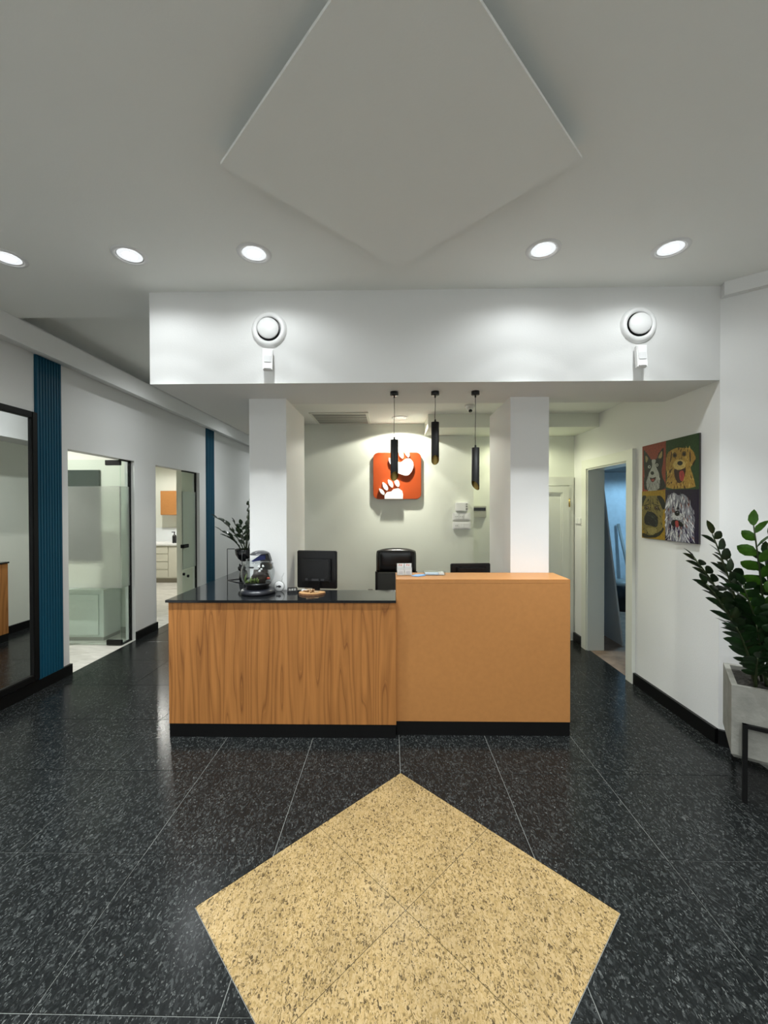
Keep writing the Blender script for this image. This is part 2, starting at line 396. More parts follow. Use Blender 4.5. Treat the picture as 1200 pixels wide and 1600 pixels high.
# store room behind it
SX0 = XR+TR
struct('wall_store', boxes((SX0, 5.2, 7.0, 7.1, 0, 2.7), (5.2, 5.3, 3.0, 7.1, 0, 2.7), (SX0, 5.2, 2.98, 3.08, 0, 2.7), (SX0-.05, SX0, 5.10, 7.0, 0, 2.7)), mat('store_wall', (.70, .76, .80), .7, var=.06, scale=12), 'pale wall of the store room')
struct('floor_store', B(SX0-.155, 5.2, 3.05, 7.0, -.04, .001), mat('store_floor', (.27, .19, .14), .7, var=.25, scale=9), 'brown floor of the store room')
struct('ceiling_store', B(SX0, 5.2, 3.05, 7.0, 2.20, 2.7), mat('store_ceiling', (.25, .25, .24), .8), 'grey ceiling of the store room')
# small panel door in the recess at right
dr = struct('door_2', boxes((1.60, 2.20, 4.965, 4.99, 1.87, 1.975), (2.145, 2.20, 4.968, 4.99, 0, 1.87)), TRIMW, 'low cream panel door in the passage')
lf = mesh_obj('door_leaf', boxes((1.60, 2.14, 4.955, 4.985, 1.785, 1.862), (2.065, 2.14, 4.955, 4.985, .01, 1.785), (1.60, 2.065, 4.955, 4.985, .01, .16)), TRIMW, dr)
mesh_obj('door_panel', B(1.60, 2.065, 4.972, 4.984, .16, 1.785), TRIMW, lf)
mesh_obj('moulding', boxes((1.60, 2.065, 4.962, 4.972, 1.765, 1.785), (2.045, 2.065, 4.962, 4.972, .16, 1.765)), TRIMW, lf)
for z in (1.66, .24): mesh_obj('hinge', lathe([(0, -.05), (.008, -.05), (.008, .05), (0, .05)], 10, M=Matrix.Translation((2.142, 4.948, z))), BRASS, dr)

# rooms on the left
struct('floor_treatment', B(-6.6, XL-.001, 2.4, 9.5, -.04, .0005), MARBLE, 'white marble floor of the side rooms')
struct('wall_treatment', boxes((-6.6, T1, 5.22, 5.30, 0, 2.75), (-6.7, -6.6, 2.4, 9.5, 0, 2.75), (-6.6, T1, 2.32, 2.40, 0, 2.75), (-6.6, T1, 9.40, 9.5, 0, 2.75), (-3.56, T1, 6.74, 6.84, 0, 2.75)), CREAM, 'cream walls of the side rooms')
struct('ceiling_treatment', B(-6.6, T1, 2.4, 9.5, 2.70, 2.78), CEIL)
struct('baseboard_treatment', boxes((-6.6, T1, 5.205, 5.22, 0, .075), (-5.9, -3.56, 9.385, 9.40, 0, .075)), mat('stone_skirting', (.42, .41, .36), .5))

# glazed doors
def glazed(name, ys, yo, patch_y, label, leaf_len):
    """fixed strip ys in the wall plane, open leaf at depth yo swung into the room"""
    xg = XL-.055
    d = struct(name, boxes((xg-.014, xg+.014, ys[1]-.022, ys[1], 0.0, 2.18), (xg-.014, xg+.014, ys[0], ys[1], 2.165, 2.18), (xg-.014, xg+.014, ys[0], ys[1], 0, .018)), BLACK, label)
    s = mesh_obj('fixed_pane', B(xg-.005, xg+.005, ys[0], ys[1]-.022, .018, 2.165), CLEAR, d)
    mesh_obj('frosted_band', B(xg-.0065, xg+.0065, ys[0]+.002, ys[1]-.023, .675, 1.865), FROST, s)
    g = mesh_obj('leaf_pane', boxes((xg-leaf_len, xg+.02, yo-.005, yo+.005, .012, .674), (xg-leaf_len, xg+.02, yo-.005, yo+.005, 1.866, 2.172)), CLEAR, d)
    mesh_obj('frosted_band', B(xg-leaf_len, xg+.019, yo-.005, yo+.005, .675, 1.865), FROST, g)
    for z0, z1 in ((.010, .068), (2.108, 2.168)):
        mesh_obj('patch_fitting', B(xg-.155, xg+.022, yo-.016, yo+.016, z0, z1, bev=.003), BLACK, g)
    return d, xg
d1, xg = glazed('door_3', (4.745, 4.925), 4.725, 0, 'glass door with frosted band standing open beside the mirror', .80)
d2, xg = glazed('door_4', (6.17, 6.60), 5.405, 0, 'second glass door with frosted band nearer the corridor end', .78)
mesh_obj('lock', B(xg-.02, xg+.035, 6.145, 6.30, 1.00, 1.055, bev=.004), BLACK, d2)
for y, z in ((6.20, .60), (6.33, .55)):
    mesh_obj('glass_stud', lathe([(0, -.008), (.022, -.008), (.022, .014), (0, .014)], 16, M=Matrix.Translation((xg, y, z)) @ Matrix.Rotation(PI/2, 4, 'Y')), BLACK, d2)

# ------------------------------------------------------------ lamps
SPOTS = {}
def spot(parent, loc, power, col, angle, blend, size=.05, rot=(0, 0, 0)):
    key = (power, col, angle, blend, size)
    if key not in SPOTS:
        l = bpy.data.lights.new('lamp_light', 'SPOT'); l.energy = power; l.color = col; l.spot_size = math.radians(angle); l.spot_blend = blend
        l.shadow_soft_size = size; SPOTS[key] = l
    o = bpy.data.objects.new('lamp_light', SPOTS[key]); COL.objects.link(o); o.parent = parent; o.location = loc; o.rotation_euler = rot
    return o
LENS = emis('lamp_lens', (.96, .985, 1.0), P_LENS)
LENSW = emis('lamp_lens_warm', (1.0, .97, .80), .3)
REFL = mat('lamp_reflector', (.85, .86, .86), .25, metal=.6)
DIFF = emis('lamp_diffuser', (.95, .98, 1.0), .40)
TRIML = mat('lamp_trim', (.78, .78, .77), .4)
_ring = None
def downlight(x, y, z, label, grp, r=.098, cone=P_CONE, wide=P_WIDE, col=COOL, lens=LENS, narrow=P_SPOT, wang=162, wbl=.5, cbl=.22, nang=76):
    t = thing('downlight', label, 'ceiling light', (x, y, z), 0, grp)
    part('trim_ring', lathe([(r*.74, 0), (r*.76, -.006), (r*.86, -.008), (r*.97, -.005), (r, 0)], 36), TRIML, t, world=False)
    part('reflector', lathe([(r*.74, -.004), (r*.68, -.0015), (r*.66, -.0015)], 36), REFL, t, world=False)
    ln_ = part('lens', lathe([(0, -.0025), (r*.40, -.0025)], 36), lens, t, world=False)
    part('diffuser', lathe([(r*.40, -.0025), (r*.68, -.002)], 36), DIFF if lens is LENS else REFL, ln_, world=False)
    spot(t, (0, 0, -.014), cone, col, 96, cbl, .03)
    spot(t, (0, 0, -.014), wide, col, wang, wbl, .03)
    if narrow: spot(t, (0, 0, -.014), narrow, col, nang, 1.0, .03)
    return t
G1 = 'downlights in the entrance ceiling'
for x, y, lb in ((-2.266, 2.40, 'round ceiling downlight cut by the left picture edge'), (-1.528, 2.39, 'round ceiling downlight second from left, above the bulkhead corner'),
                 (-.794, 2.387, 'round ceiling downlight just left of the diamond panel'), (.880, 2.386, 'round ceiling downlight just right of the diamond panel'),
                 (1.607, 2.389, 'round ceiling downlight nearest the right wall')):
    downlight(x, y, ZC, lb, G1)
for x, wd in zip((-2.266, -1.528, -.794, .880, 1.607), ('leftmost', 'second from left', 'middle', 'second from right', 'rightmost')):
    downlight(x, .94, ZC, wd+' of the five round downlights above the camera', 'downlights above the camera')
for x, wd in zip((-2.0, -.6, .8, 2.2), ('leftmost', 'second from left', 'second from right', 'rightmost')):  # unseen lamps added as frontal fill, bounced off the rear walls
    downlight(x, -1.7, ZC, wd+' of the four round fill lamps added behind the camera', 'added fill lamps behind the camera', cone=22, wide=40, narrow=40)
t = downlight(.104, 4.56, ZR, 'round chrome downlight above the orange paw logo', None, r=.093, cone=12, wide=17, col=WARM, lens=LENSW, narrow=30, wang=151, wbl=.12)
downlight(1.50, 4.70, 2.463, 'downlight under the soffit behind the right column', None, r=.093, cone=5, wide=11.5, col=(.98, 1.0, .72), lens=LENSW, narrow=0, wang=168)
for y, lb in ((4.6, 'downlight in the corridor ceiling opposite the first glass door'), (7.0, 'downlight in the corridor ceiling opposite the second blue panel'), (9.1, 'downlight at the far end of the corridor ceiling')):
    downlight(-2.25, y, 3.21, lb, 'corridor downlights', cone=26, wide=13, narrow=0, cbl=.9, wbl=.9)
downlight(-4.3, 4.0, 2.70, 'downlight in the first side room', 'side room downlights', cone=26, wide=40, col=(1, .985, .95), narrow=0, wang=172, wbl=.3)
downlight(-4.6, 7.9, 2.70, 'downlight in the second side room', 'side room downlights', cone=22, wide=50, col=(1, .985, .92), narrow=0, wang=172, wbl=.3)
downlight(4.1, 6.0, 2.20, 'cold white lamp in the store room', None, cone=8, wide=26, col=(.36, .70, 1.0), narrow=0, wang=172, wbl=.3)

# ------------------------------------------------------------ reception counters
cnt = thing('reception_counter', 'wood panelled low reception counter with black polished top', 'counter', (-.76, 3.0, 0))
part('body', boxes((-1.557, .034, 2.832, 3.18, .095, .945), (-1.557, -1.12, 3.18, 4.885, .095, .945)), WOOD, cnt)
part('plinth', boxes((-1.555, .032, 2.834, 3.17, 0, .095), (-1.555, -1.13, 3.17, 4.885, 0, .095)), BLACK, cnt)
part('worktop', prism([(-1.575, 2.821), (.034, 2.821), (.034, 3.183), (-1.109, 3.183), (-1.109, 4.887), (-1.575, 4.887)], 'Z', .945, .963, bev=.0015), BTOP, cnt)
hc = thing('orange_counter', 'tall orange laminate counter block beside the wooden counter', 'counter', (.64, 3.0, 0))
part('body', B(.0345, 1.252, 2.876, 3.182, .098, 1.072, bev=.001), ORANGE, hc)
part('plinth', B(.036, 1.250, 2.878, 3.18, 0, .098), BLACK, hc)
part('worktop', B(.0345, 1.252, 2.876, 3.182, 1.072, 1.10, bev=.0015), ORANGE, hc)
dk = thing('office_desk', 'inner work desk hidden behind the reception counter', 'desk', (0.05, 3.5, 0))
DESKG = mat('desk_grey', (.12, .12, .115), .5)
part('desktop', B(-.80, .915, 3.20, 3.80, .73, .755), DESKG, dk)
for x in (-.78, .88): part('side_panel', B(x, x+.02, 3.22, 3.78, 0, .73), ORANGE, dk)

# ------------------------------------------------------------ monitors and chair
def monitor(loc, rz, wd, ht, z0, label, back_w, back_h, back_z):
    t = thing('computer_monitor', label, 'monitor', loc, rz)
    part('screen_housing', B(-wd/2, wd/2, -.012, .018, z0, z0+ht, bev=.006), BLKP, t, world=False)
    part('rear_cover', prism([(-back_w/2, back_z-back_h/2), (back_w/2, back_z-back_h/2), (back_w/2, back_z+back_h/2), (-back_w/2, back_z+back_h/2)], 'Y', -.050, -.012, bev=.008), BLKP, t, world=False)
    part('screen', B(-wd/2+.012, wd/2-.012, .018, .020, z0+.015, z0+ht-.012), BLKG, t, world=False)
    part('stand_neck', B(-.03, .03, -.035, -.012, .014, back_z), BLKP, t, world=False)
    part('stand_foot', lathe([(0, .014), (.06, .014), (.105, .008), (.11, 0), (0, 0)], 28), BLKP, t, world=False)
    return t
m1 = monitor((-.622, 3.43, .755), math.radians(-9), .345, .315, .175, 'black computer monitor seen from behind on the wooden counter side', .255, .19, .33)
for a in ((-.085, -.065, .245, .265), (-.03, .03, .245, .262), (.05, .075, .247, .262)): part('connector', B(a[0], a[1], -.052, -.049, a[2], a[3]), mat('connector_grey', (.05, .05, .055), .4), m1, world=False)
m2 = monitor((.682, 3.53, .755), math.radians(5), .345, .27, .10, 'black computer monitor top peeking over the orange counter', .24, .16, .26)
part('top_groove', boxes((-.10, .13, -.0135, -.0115, .335, .343),), BLKG, m2, world=False)
ch = thing('office_chair', 'black leather and mesh office chair behind the desk', 'chair', (.053, 4.22, 0))
bm = bmesh.new(); nu, nv = 18, 14; hv = {}
for sd in (0, 1):
    for a in range(nu+1):
        for b in range(nv+1):
            u, v = a/nu*2-1, b/nv*2-1
            # superellipse outline, pillow depth
            ou = u*math.sqrt(max(0, 1-.10*v*v*max(v, 0))); k = (1-abs(u)**4)*(1-abs(v)**4)
            dep = .060*max(0, k)**.5 if sd == 0 else -.020*max(0, k)**.5
            rim = 1-.11*max(0, v)**3*abs(u)**3*2
            hv[sd, a, b] = bm.verts.new((.206*ou, .0-dep, 1.062+.128*v*rim))
for sd in (0, 1):
    for a in range(nu):
        for b in range(nv): bm.faces.new((hv[sd, a, b], hv[sd, a+1, b], hv[sd, a+1, b+1], hv[sd, a, b+1]))
bmesh.ops.remove_doubles(bm, verts=bm.verts, dist=.0005); bmesh.ops.recalc_face_normals(bm, faces=bm.faces)
part('headrest', bm, LEATHER, ch, smooth=True, world=False)
MESHM = mat('chair_mesh', (.05, .053, .05), .5, var=.4, scale=300)
part('mesh_back', prism([(-.19, .50), (.19, .50), (.20, .935), (-.20, .935)], 'Y', -.02, -.008), MESHM, ch, world=False)
part('back_frame', boxes((-.215, -.19, -.03, .01, .48, .95), (.19, .215, -.03, .01, .48, .95), (-.2, .2, -.03, .01, .47, .50)), BLKP, ch, world=False)
part('seat', B(-.24, .24, -.10, .38, .44, .52, bev=.03), LEATHER, ch, world=False)
for s in (-1, 1): part('armrest', boxes((s*.28-.025, s*.28+.025, .0, .28, .68, .71), (s*.28-.015, s*.28+.015, .10, .15, .45, .68), (min(s*.22, s*.28), max(s*.22, s*.28), .10, .15, .45, .47)), BLKP, ch, world=False)
part('gas_column', lathe([(0, .09), (.03, .09), (.025, .44), (0, .44)], 16, M=Matrix.Translation((0, .13, 0))), BLKP, ch, world=False)
for k in range(5):
    a = 2*PI*k/5
    part('base_arm', tube([(0, .13, .10), (.15*math.cos(a), .13+.15*math.sin(a), .085), (.27*math.cos(a), .13+.27*math.sin(a), .065)], [.025, .02, .016]), BLKP, ch, world=False)
    part('caster', lathe([(0, -.02), (.022, -.018), (.026, 0), (.022, .018), (0, .02)], 14, M=Matrix.Translation((.27*math.cos(a), .13+.27*math.sin(a), .027)) @ Matrix.Rotation(PI/2, 4, 'X')), BLKP, ch, world=False)

# ------------------------------------------------------------ pendants
def pendant(x, ztop, zbot, cut, label):
    t = thing('pendant_lamp', label, 'pendant lamp', (x, 3.025, ZB), 0, 'pendant tubes above the counter')
    part('canopy', lathe([(0, 0), (.030, 0), (.030, -.026), (.027, -.028), (.006, -.028), (.006, -.045), (0, -.045)], 24), BLKP, t, world=False)
    r = .0285; L0 = ztop-ZB; L1 = zbot-ZB
    pts = [(0, 0, -.045), (.001, 0, (L0-.045)*.4), (-.002, 0, (L0-.045)*.7), (0, 0, L0+.018)]
    part('cord', tube(pts, .0022, 6), BLKP, t, world=False)
    part('cap', lathe([(0, L0+.02), (.006, L0+.02), (.008, L0+.002), (r*.6, L0+.001), (r*.6, L0-.004), (0, L0-.004)], 20), BLKP, t, world=False)
    n = 28; bm = bmesh.new()
    def ring(rr, z, slope=0.0):
        # slanted mouth: cut gives the direction the opening looks at
        return [bm.verts.new((rr*math.cos(2*PI*k/n), rr*math.sin(2*PI*k/n), z+slope*(rr*math.cos(2*PI*k/n-cut)+r))) for k in range(n)]
    rings = [ring(r*.3, L0), ring(r, L0), ring(r, L1, 1.15)]
    for a, b in zip(rings, rings[1:]):
        for k in range(n): bm.faces.new((a[k], a[(k+1) % n], b[(k+1) % n], b[k])).smooth = True
    bmesh.ops.recalc_face_normals(bm, faces=bm.faces)
    part('tube_shade', bm, mat('pendant_black', (.006, .006, .006), .55), t, world=False)
    bm = bmesh.new(); ri = [ring(r*.97, L1, 1.15), ring(r*.97, L1+.20), ring(r*.2, L1+.20)]
    for a, b in zip(ri, ri[1:]):
        for k in range(n): bm.faces.new((a[k], a[(k+1) % n], b[(k+1) % n], b[k])).smooth = True
    part('gold_liner', bm, GOLD, t, world=False)
pendant(.026, 2.105, 1.803, math.radians(-80), 'black tube pendant in front of the orange paw logo')
pendant(.327, 2.232, 1.922, math.radians(-90), 'black tube pendant hanging highest, in the middle of the three')
pendant(.622, 2.043, 1.733, math.radians(-140), 'black tube pendant hanging lowest, nearest the right column')

# ------------------------------------------------------------ bulkhead fittings
def valve(x, z, dx, label):
    t = thing('air_valve', label, 'vent', (x, 2.80, z), 0, 'round air valves on the bulkhead')
    M = Matrix.Rotation(PI/2, 4, 'X')
    part('ring', lathe([(.082, 0), (.080, .012), (.088, .022), (.102, .024), (.115, .016), (.122, 0)], 40, M=M), PLASTW, t, world=False)
    part('throat', lathe([(0, .001), (.083, .001)], 40, M=M), BLKP, t, world=False)
    part('disc', lathe([(0, .030), (.066, .028), (.072, .022), (.070, .016), (0, .014)], 36, M=Matrix.Rotation(.12*dx, 4, 'Z') @ M), PLASTW, t, world=False).location = (-.006*dx, 0, .004)
valve(-.829, 2.822, 1, 'round white air valve on the bulkhead at left')
valve(1.668, 2.830, -1, 'round white air valve on the bulkhead at right')
def motion(x, z, rz, label):
    t = thing('motion_sensor', label, 'sensor', (x, 2.80, z), 0, 'motion sensors on the bulkhead')
    part('bracket', B(-.012, .012, -.022, 0, .0, .05), PLASTW, t, world=False)
    b = prism([(-.03, -.072), (.03, -.072), (.032, .0), (.032, .072), (-.032, .072), (-.032, .0)], 'Y', -.062, -.020, bev=.006)
    h = part('housing', b, PLASTW, t, world=False); h.rotation_euler = (-.10, 0, rz)
    ln = mesh_obj('sensor_window', B(-.024, .024, -.0660, -.061, -.028, .02, bev=.003), mat('sensor_lens', (.7, .7, .7), .3), h)
motion(-.836, 2.60, .18, 'white motion sensor under the left air valve')
motion(1.668, 2.60, -.10, 'white motion sensor under the right air valve')

# ------------------------------------------------------------ reception wall and ceiling fittings
g = thing('ceiling_grille', 'square slatted ceiling air grille above the desk', 'vent', (-.55, 4.585, ZR))
z = ZR
part('frame', boxes((-.86, -.235, 4.29, 4.315, z-.012, z), (-.86, -.235, 4.845, 4.87, z-.012, z), (-.86, -.835, 4.315, 4.845, z-.012, z), (-.265, -.235, 4.315, 4.845, z-.012, z)), TRIMW, g)
part('backing', B(-.835, -.265, 4.315, 4.845, z-.003, z-.001), BLKP, g)
sl = None
for k in range(5):
    y = 4.335+k*.108
    bm = prism([(y, z-.0032), (y, z-.0045), (y+.046, z-.0125), (y+.046, z-.0110)], 'X', -.834, -.266)
    part('slat', bm, mat('grille_metal', (.42, .42, .38), .5), g)
cd = thing('security_camera', 'small white dome camera on the ceiling near the right pendant', 'camera', (.775, 4.03, ZR))
part('housing', lathe([(0, 0), (.05, 0), (.05, -.018), (.045, -.026), (.030, -.030), (0, -.03)], 24), PLASTW, cd, world=False)
e_ = blob((0, -.006, -.034), (.034, .034, .030), 1, 0, 3); part('eyeball', e_, PLASTW, cd, smooth=True, world=False)
part('camera_lens', lathe([(0, .0), (.016, .0), (.018, -.01), (0, -.01)], 20, M=Matrix.Translation((0, -.022, -.056)) @ Matrix.Rotation(-.6, 4, 'X')), BLKG, cd, world=False)

# logo board: traced on its own face (metres on the wall)
lg = thing('logo_sign', 'orange rounded square sign with two white paws', 'sign', (.0735, YB, 1.985))
def lp(px, py, dy=4.84):   # sign face coordinates: 400 units wide
    return (-.2085+(px-135)/400*.566, 2.258-(py-98)/390*.549)
def rr(x0, x1, z0, z1, r, n=6):
    pts = []
    for cx, cz, a0 in ((x1-r, z1-r, 0), (x0+r, z1-r, 90), (x0+r, z0+r, 180), (x1-r, z0+r, 270)):
        for k in range(n+1):
            a = math.radians(a0+90*k/n); pts.append((cx+r*math.cos(a), cz+r*math.sin(a)))
    return pts
part('board', prism(rr(-.2085, .3575, 1.709, 2.258, .062), 'Y', 4.845, YB, bev=.002), LOGO, lg)
def smooth_poly(pts, it=2):
    for _ in range(it):
        q = []
        for i in range(len(pts)):
            a, b = pts[i], pts[(i+1) % len(pts)]
            q += [(a[0]*.78+b[0]*.22, a[1]*.78+b[1]*.22), (a[0]*.22+b[0]*.78, a[1]*.22+b[1]*.78)]
        pts = q
    return pts
paws = [[(230, 487), (230, 455), (250, 430), (285, 425), (305, 405), (345, 398), (376, 420), (384, 450), (381, 487)],
        [(180, 395), (215, 410), (233, 440), (222, 457), (195, 437)], [(209, 341), (247, 365), (263, 400), (250, 421), (219, 395)],
        [(254, 320), (292, 340), (304, 375), (295, 397), (264, 370)], [(314, 325), (345, 330), (357, 365), (348, 390), (324, 377), (310, 345)],
        [(305, 195), (330, 175), (365, 185), (400, 155), (440, 148), (468, 180), (472, 215), (457, 257), (432, 288), (405, 294), (360, 280), (325, 262), (305, 230)],
        [(345, 99), (385, 99), (390, 140), (380, 153), (354, 132)], [(398, 99), (436, 99), (439, 130), (427, 143), (404, 118)],
        [(264, 142), (285, 150), (300, 190), (292, 212), (268, 182)], [(298, 105), (325, 112), (342, 150), (332, 168), (306, 140)]]
for i, p in enumerate(paws):
    q = p if p[0] == (230, 487) else smooth_poly(p, 1)
    part('paw_pad' if i in (0, 5) else 'paw_toe', prism([lp(*k) for k in q], 'Y', 4.812, 4.8449), LOGOW, lg)
# thermostat, socket plates, keypad
th = thing('thermostat', 'small white control box above the socket plates', 'control box', (.84, YB, 1.615))
part('case', B(.765, .915, YB-.035, YB, 1.563, 1.668, bev=.006), PLASTW, th)
part('button_strip', boxes((.885, .905, YB-.037, YB-.034, 1.58, 1.60), (.885, .905, YB-.037, YB-.034, 1.61, 1.63), (.885, .905, YB-.037, YB-.034, 1.64, 1.655)), PLASTG, th)
def plate(z0, z1, label, mods):
    t = thing('socket_plate', label, 'socket', (.84, YB, (z0+z1)/2))
    part('plate', B(.733, .945, YB-.022, YB, z0, z1, bev=.005), PLASTW, t)
    for x0, x1, kd in mods:
        s = part('rocker' if kd else 'socket', B(x0, x1, YB-.028, YB-.0215, z0+.016, z1-.016, bev=.002), PLASTW, t)
        if not kd:
            for dx in (-.010, .010): part('socket_hole', lathe([(0, -.001), (.004, -.001), (.004, .001), (0, .001)], 10, M=Matrix.Translation(((x0+x1)/2+dx, YB-.0285, (z0+z1)/2)) @ Matrix.Rotation(PI/2, 4, 'X')), BLKP, s)
plate(1.455, 1.545, 'upper white socket plate on the wall behind the desk', ((.755, .80, 0), (.81, .855, 0), (.875, .925, 1)))
plate(1.348, 1.438, 'lower white socket plate on the wall behind the desk', ((.755, .80, 0), (.82, .865, 1), (.868, .925, 1)))
kp = thing('alarm_keypad', 'grey alarm keypad with dark display in the recess', 'keypad', (1.07, 4.99, 1.55))
part('case', B(.93, 1.15, 4.952, 4.99, 1.485, 1.625, bev=.004), mat('keypad_grey', (.42, .42, .36), .4), kp)
part('display', B(.95, 1.14, 4.949, 4.953, 1.568, 1.605), BLKG, kp)
part('cable', tube([(.98, 4.975, 1.625), (.985, 4.975, 1.66), (1.0, 4.985, 1.68), (.96, 4.985, 1.72)], .004, 6), PLASTW, kp)
sw = thing('light_switch', 'double white light switch left of the doorway', 'switch', (XR, 4.84, 1.445))
part('plate', B(XR-.010, XR, 4.775, 4.935, 1.402, 1.488, bev=.003), PLASTW, sw)
for y in (4.783, 4.860): part('rocker', B(XR-.018, XR-.009, y, y+.068, 1.412, 1.478, bev=.003), PLASTW, sw)

# ------------------------------------------------------------ left wall things
mr_ = thing('wall_mirror', 'tall black framed mirror on the left wall', 'mirror', (XL, 2.95, .11))
x0 = XL
for nm, a in (('frame_side', (x0, x0+.035, 3.475, 3.530, .11, 2.44)), ('frame_side', (x0, x0+.035, 2.37, 2.425, .11, 2.44)), ('frame_rail', (x0, x0+.035, 2.425, 3.475, 2.385, 2.44)), ('frame_rail', (x0, x0+.035, 2.425, 3.475, .11, .165))):
    part(nm, B(*a, bev=.006), BLACK, mr_)
part('mirror_glass', B(x0, x0+.012, 2.425, 3.475, .165, 2.385), MIRROR, mr_)
def flutes(y0, y1, label):
    t = thing('fluted_panel', label, 'wall panel', (XL, (y0+y1)/2, .10), 0, 'fluted blue wall panels')
    n = 9; w_ = (y1-y0)/n; pts = [(XL+.001, y0)]
    for k in range(n):
        a = y0+k*w_
        pts += [(XL+.010, a), (XL+.010, a+w_*.22), (XL+.022, a+w_*.34), (XL+.022, a+w_*.92), (XL+.010, a+w_)]
    pts.append((XL+.001, y1))
    part('fluted_face', prism(pts, 'Z', .10, 2.953), BLUE, t)
flutes(3.532, 3.805, 'petrol blue fluted panel between the mirror and the first glass door')
flutes(6.845, 7.135, 'petrol blue fluted panel beyond the second glass door')
# first side room
cb = thing('white_cabinet', 'low white cabinet seen through the first glass door', 'cabinet', (-3.9, 5.03, 0))
part('body', B(-4.35, -3.478, 4.885, 5.20, .045, .595, bev=.004), CABW, cb)
part('plinth', B(-4.34, -3.49, 4.90, 5.20, 0, .045), mat('plinth_grey', (.4, .4, .37), .5), cb)
part('top', B(-4.36, -3.468, 4.872, 5.202, .595, .622, bev=.003), CABW, cb)
dd_ = part('door', B(-4.30, -3.535, 4.872, 4.884, .075, .565, bev=.002), CABW, cb)
part('lock', lathe([(0, -.006), (.012, -.006), (.012, .006), (0, .006)], 14, M=Matrix.Translation((-4.02, 4.868, .50)) @ Matrix.Rotation(PI/2, 4, 'X')), METAL, dd_)
bd = thing('dark_wall_panel', 'dark glossy panel on the wall behind the first glass door', 'wall panel', (-4.3, 5.22, 1.5))
part('panel', B(-4.75, -3.745, 5.192, 5.2195, .93, 2.10), mat('dark_glass_panel', (.055, .07, .066), .12), bd)
# second side room
kc = thing('base_cabinet', 'cream drawer cabinet under the worktop in the second side room', 'cabinet', (-5.0, 9.05, 0))
part('body', B(-5.9, -3.9, 8.74, 9.38, .10, .81), CARCASS, kc)
part('plinth', B(-5.9, -3.9, 8.78, 9.38, 0, .10), mat('plinth_taupe', (.28, .25, .19), .5), kc)
for k in range(4):
    z0 = .125+k*.17
    d_ = part('drawer', B(-5.42, -4.80, 8.722, 8.74, z0, z0+.158, bev=.002), CARCASS, kc)
part('cabinet_door', B(-4.785, -4.25, 8.722, 8.74, .125, .795, bev=.002), CARCASS, kc)
kt = tag(mesh_obj('cabinet_worktop', B(-5.95, -3.85, 8.70, 9.385, .8105, .85), LOGOW), 'white worktop on the cream drawer cabinet', 'worktop')
kb = tag(mesh_obj('splashback', B(-5.95, -3.85, 9.375, 9.399, .8505, 1.16), mat('splash_white', (.78, .82, .84), .2)), 'white splashback behind the far worktop', 'splashback')
uc = thing('wall_cabinet', 'orange wall cabinet in the second side room', 'cabinet', (-4.9, 9.2, 1.46))
part('body', B(-5.14, -4.0, 9.06, 9.398, 1.46, 2.0), ORANGE, uc)
part('door', B(-5.135, -4.57, 9.042, 9.06, 1.465, 1.995, bev=.002), ORANGE, uc)
sb = thing('soap_dispenser', 'black pump soap bottle on the far white worktop', 'bottle', (-4.73, 8.86, .85))
part('bottle', lathe([(0, 0), (.04, 0), (.042, .01), (.042, .15), (.030, .175), (.014, .185), (0, .185)], 20), BLKP, sb, world=False)
part('pump', boxes((-.008, .008, -.008, .008, .18, .235), (-.055, .012, -.012, .012, .232, .25)), BLKP, sb, world=False)
tw = tag(mesh_obj('wash_basin', prism(rr(-5.35, -4.85, 8.76, 9.15, .06), 'Z', .8505, .862), PLASTW), 'white inset basin on the far worktop', 'basin')

# ------------------------------------------------------------ store room things
lb_ = tag(mesh_obj('leaning_board', prism([(2.668, .002), (2.686, .004), (2.423, 2.105), (2.404, 2.105)], 'Y', 4.76, 5.55), mat('board_grey', (.50, .52, .52), .7)), 'pale sheet board leaning inside the store room', 'board')
bn = thing('waste_bin', 'black bin with grey lid in the store room', 'bin', (3.60, 6.46, 0))
part('body', lathe([(0, 0), (.13, 0), (.155, .42), (0, .42)], 28), BLKP, bn, world=False)
part('lid', lathe([(.16, .40), (.165, .43), (.12, .47), (0, .48)], 28), PLASTG, bn, world=False)
br = thing('broom_stick', 'thin grey pole leaning on the blue lit wall', 'pole', (3.85, 6.85, 0))
part('pole', tube([(3.985, 6.72, .02), (3.82, 6.95, 1.33)], .024, 10), mat('pole_grey', (.33, .33, .31), .6), br)
bag = tag(mesh_obj('rubble_sack', blob((3.75, 6.05, .13), (.17, .15, .13), 3, .10, 3), mat('sack_grey', (.42, .41, .38), .9), smooth=True), 'lumpy grey sack on the store room floor', 'sack')

# ------------------------------------------------------------ painting: four dogs in four coloured fields
pt = thing('dog_painting', 'canvas painting of four dogs in coloured squares', 'painting', (XR, 3.29, 1.74))
PXF = XR-.016
part('canvas', B(PXF, XR-.001, 2.962, 3.622, 1.338, 2.134, bev=.002), mat('canvas_edge', (.05, .045, .04), .7), pt)
def homog(src, dst):
    A = []; 
    for (x, y), (u, v) in zip(src, dst):
        A.append([x, y, 1, 0, 0, 0, -u*x, -u*y, u]); A.append([0, 0, 0, x, y, 1, -v*x, -v*y, v])
    n = 8
    for i in range(n):
        p = max(range(i, n), key=lambda r: abs(A[r][i])); A[i], A[p] = A[p], A[i]
        for r in range(n):
            if r != i:
                f = A[r][i]/A[i][i]
                for c in range(i, 9): A[r][c] -= f*A[i][c]
    return [A[i][8]/A[i][i] for i in range(n)]
HM = homog([(118, 232), (858, 55), (858, 1510), (120, 1440)], [(3.622, 2.134), (2.962, 2.134), (2.962, 1.338), (3.622, 1.338)])
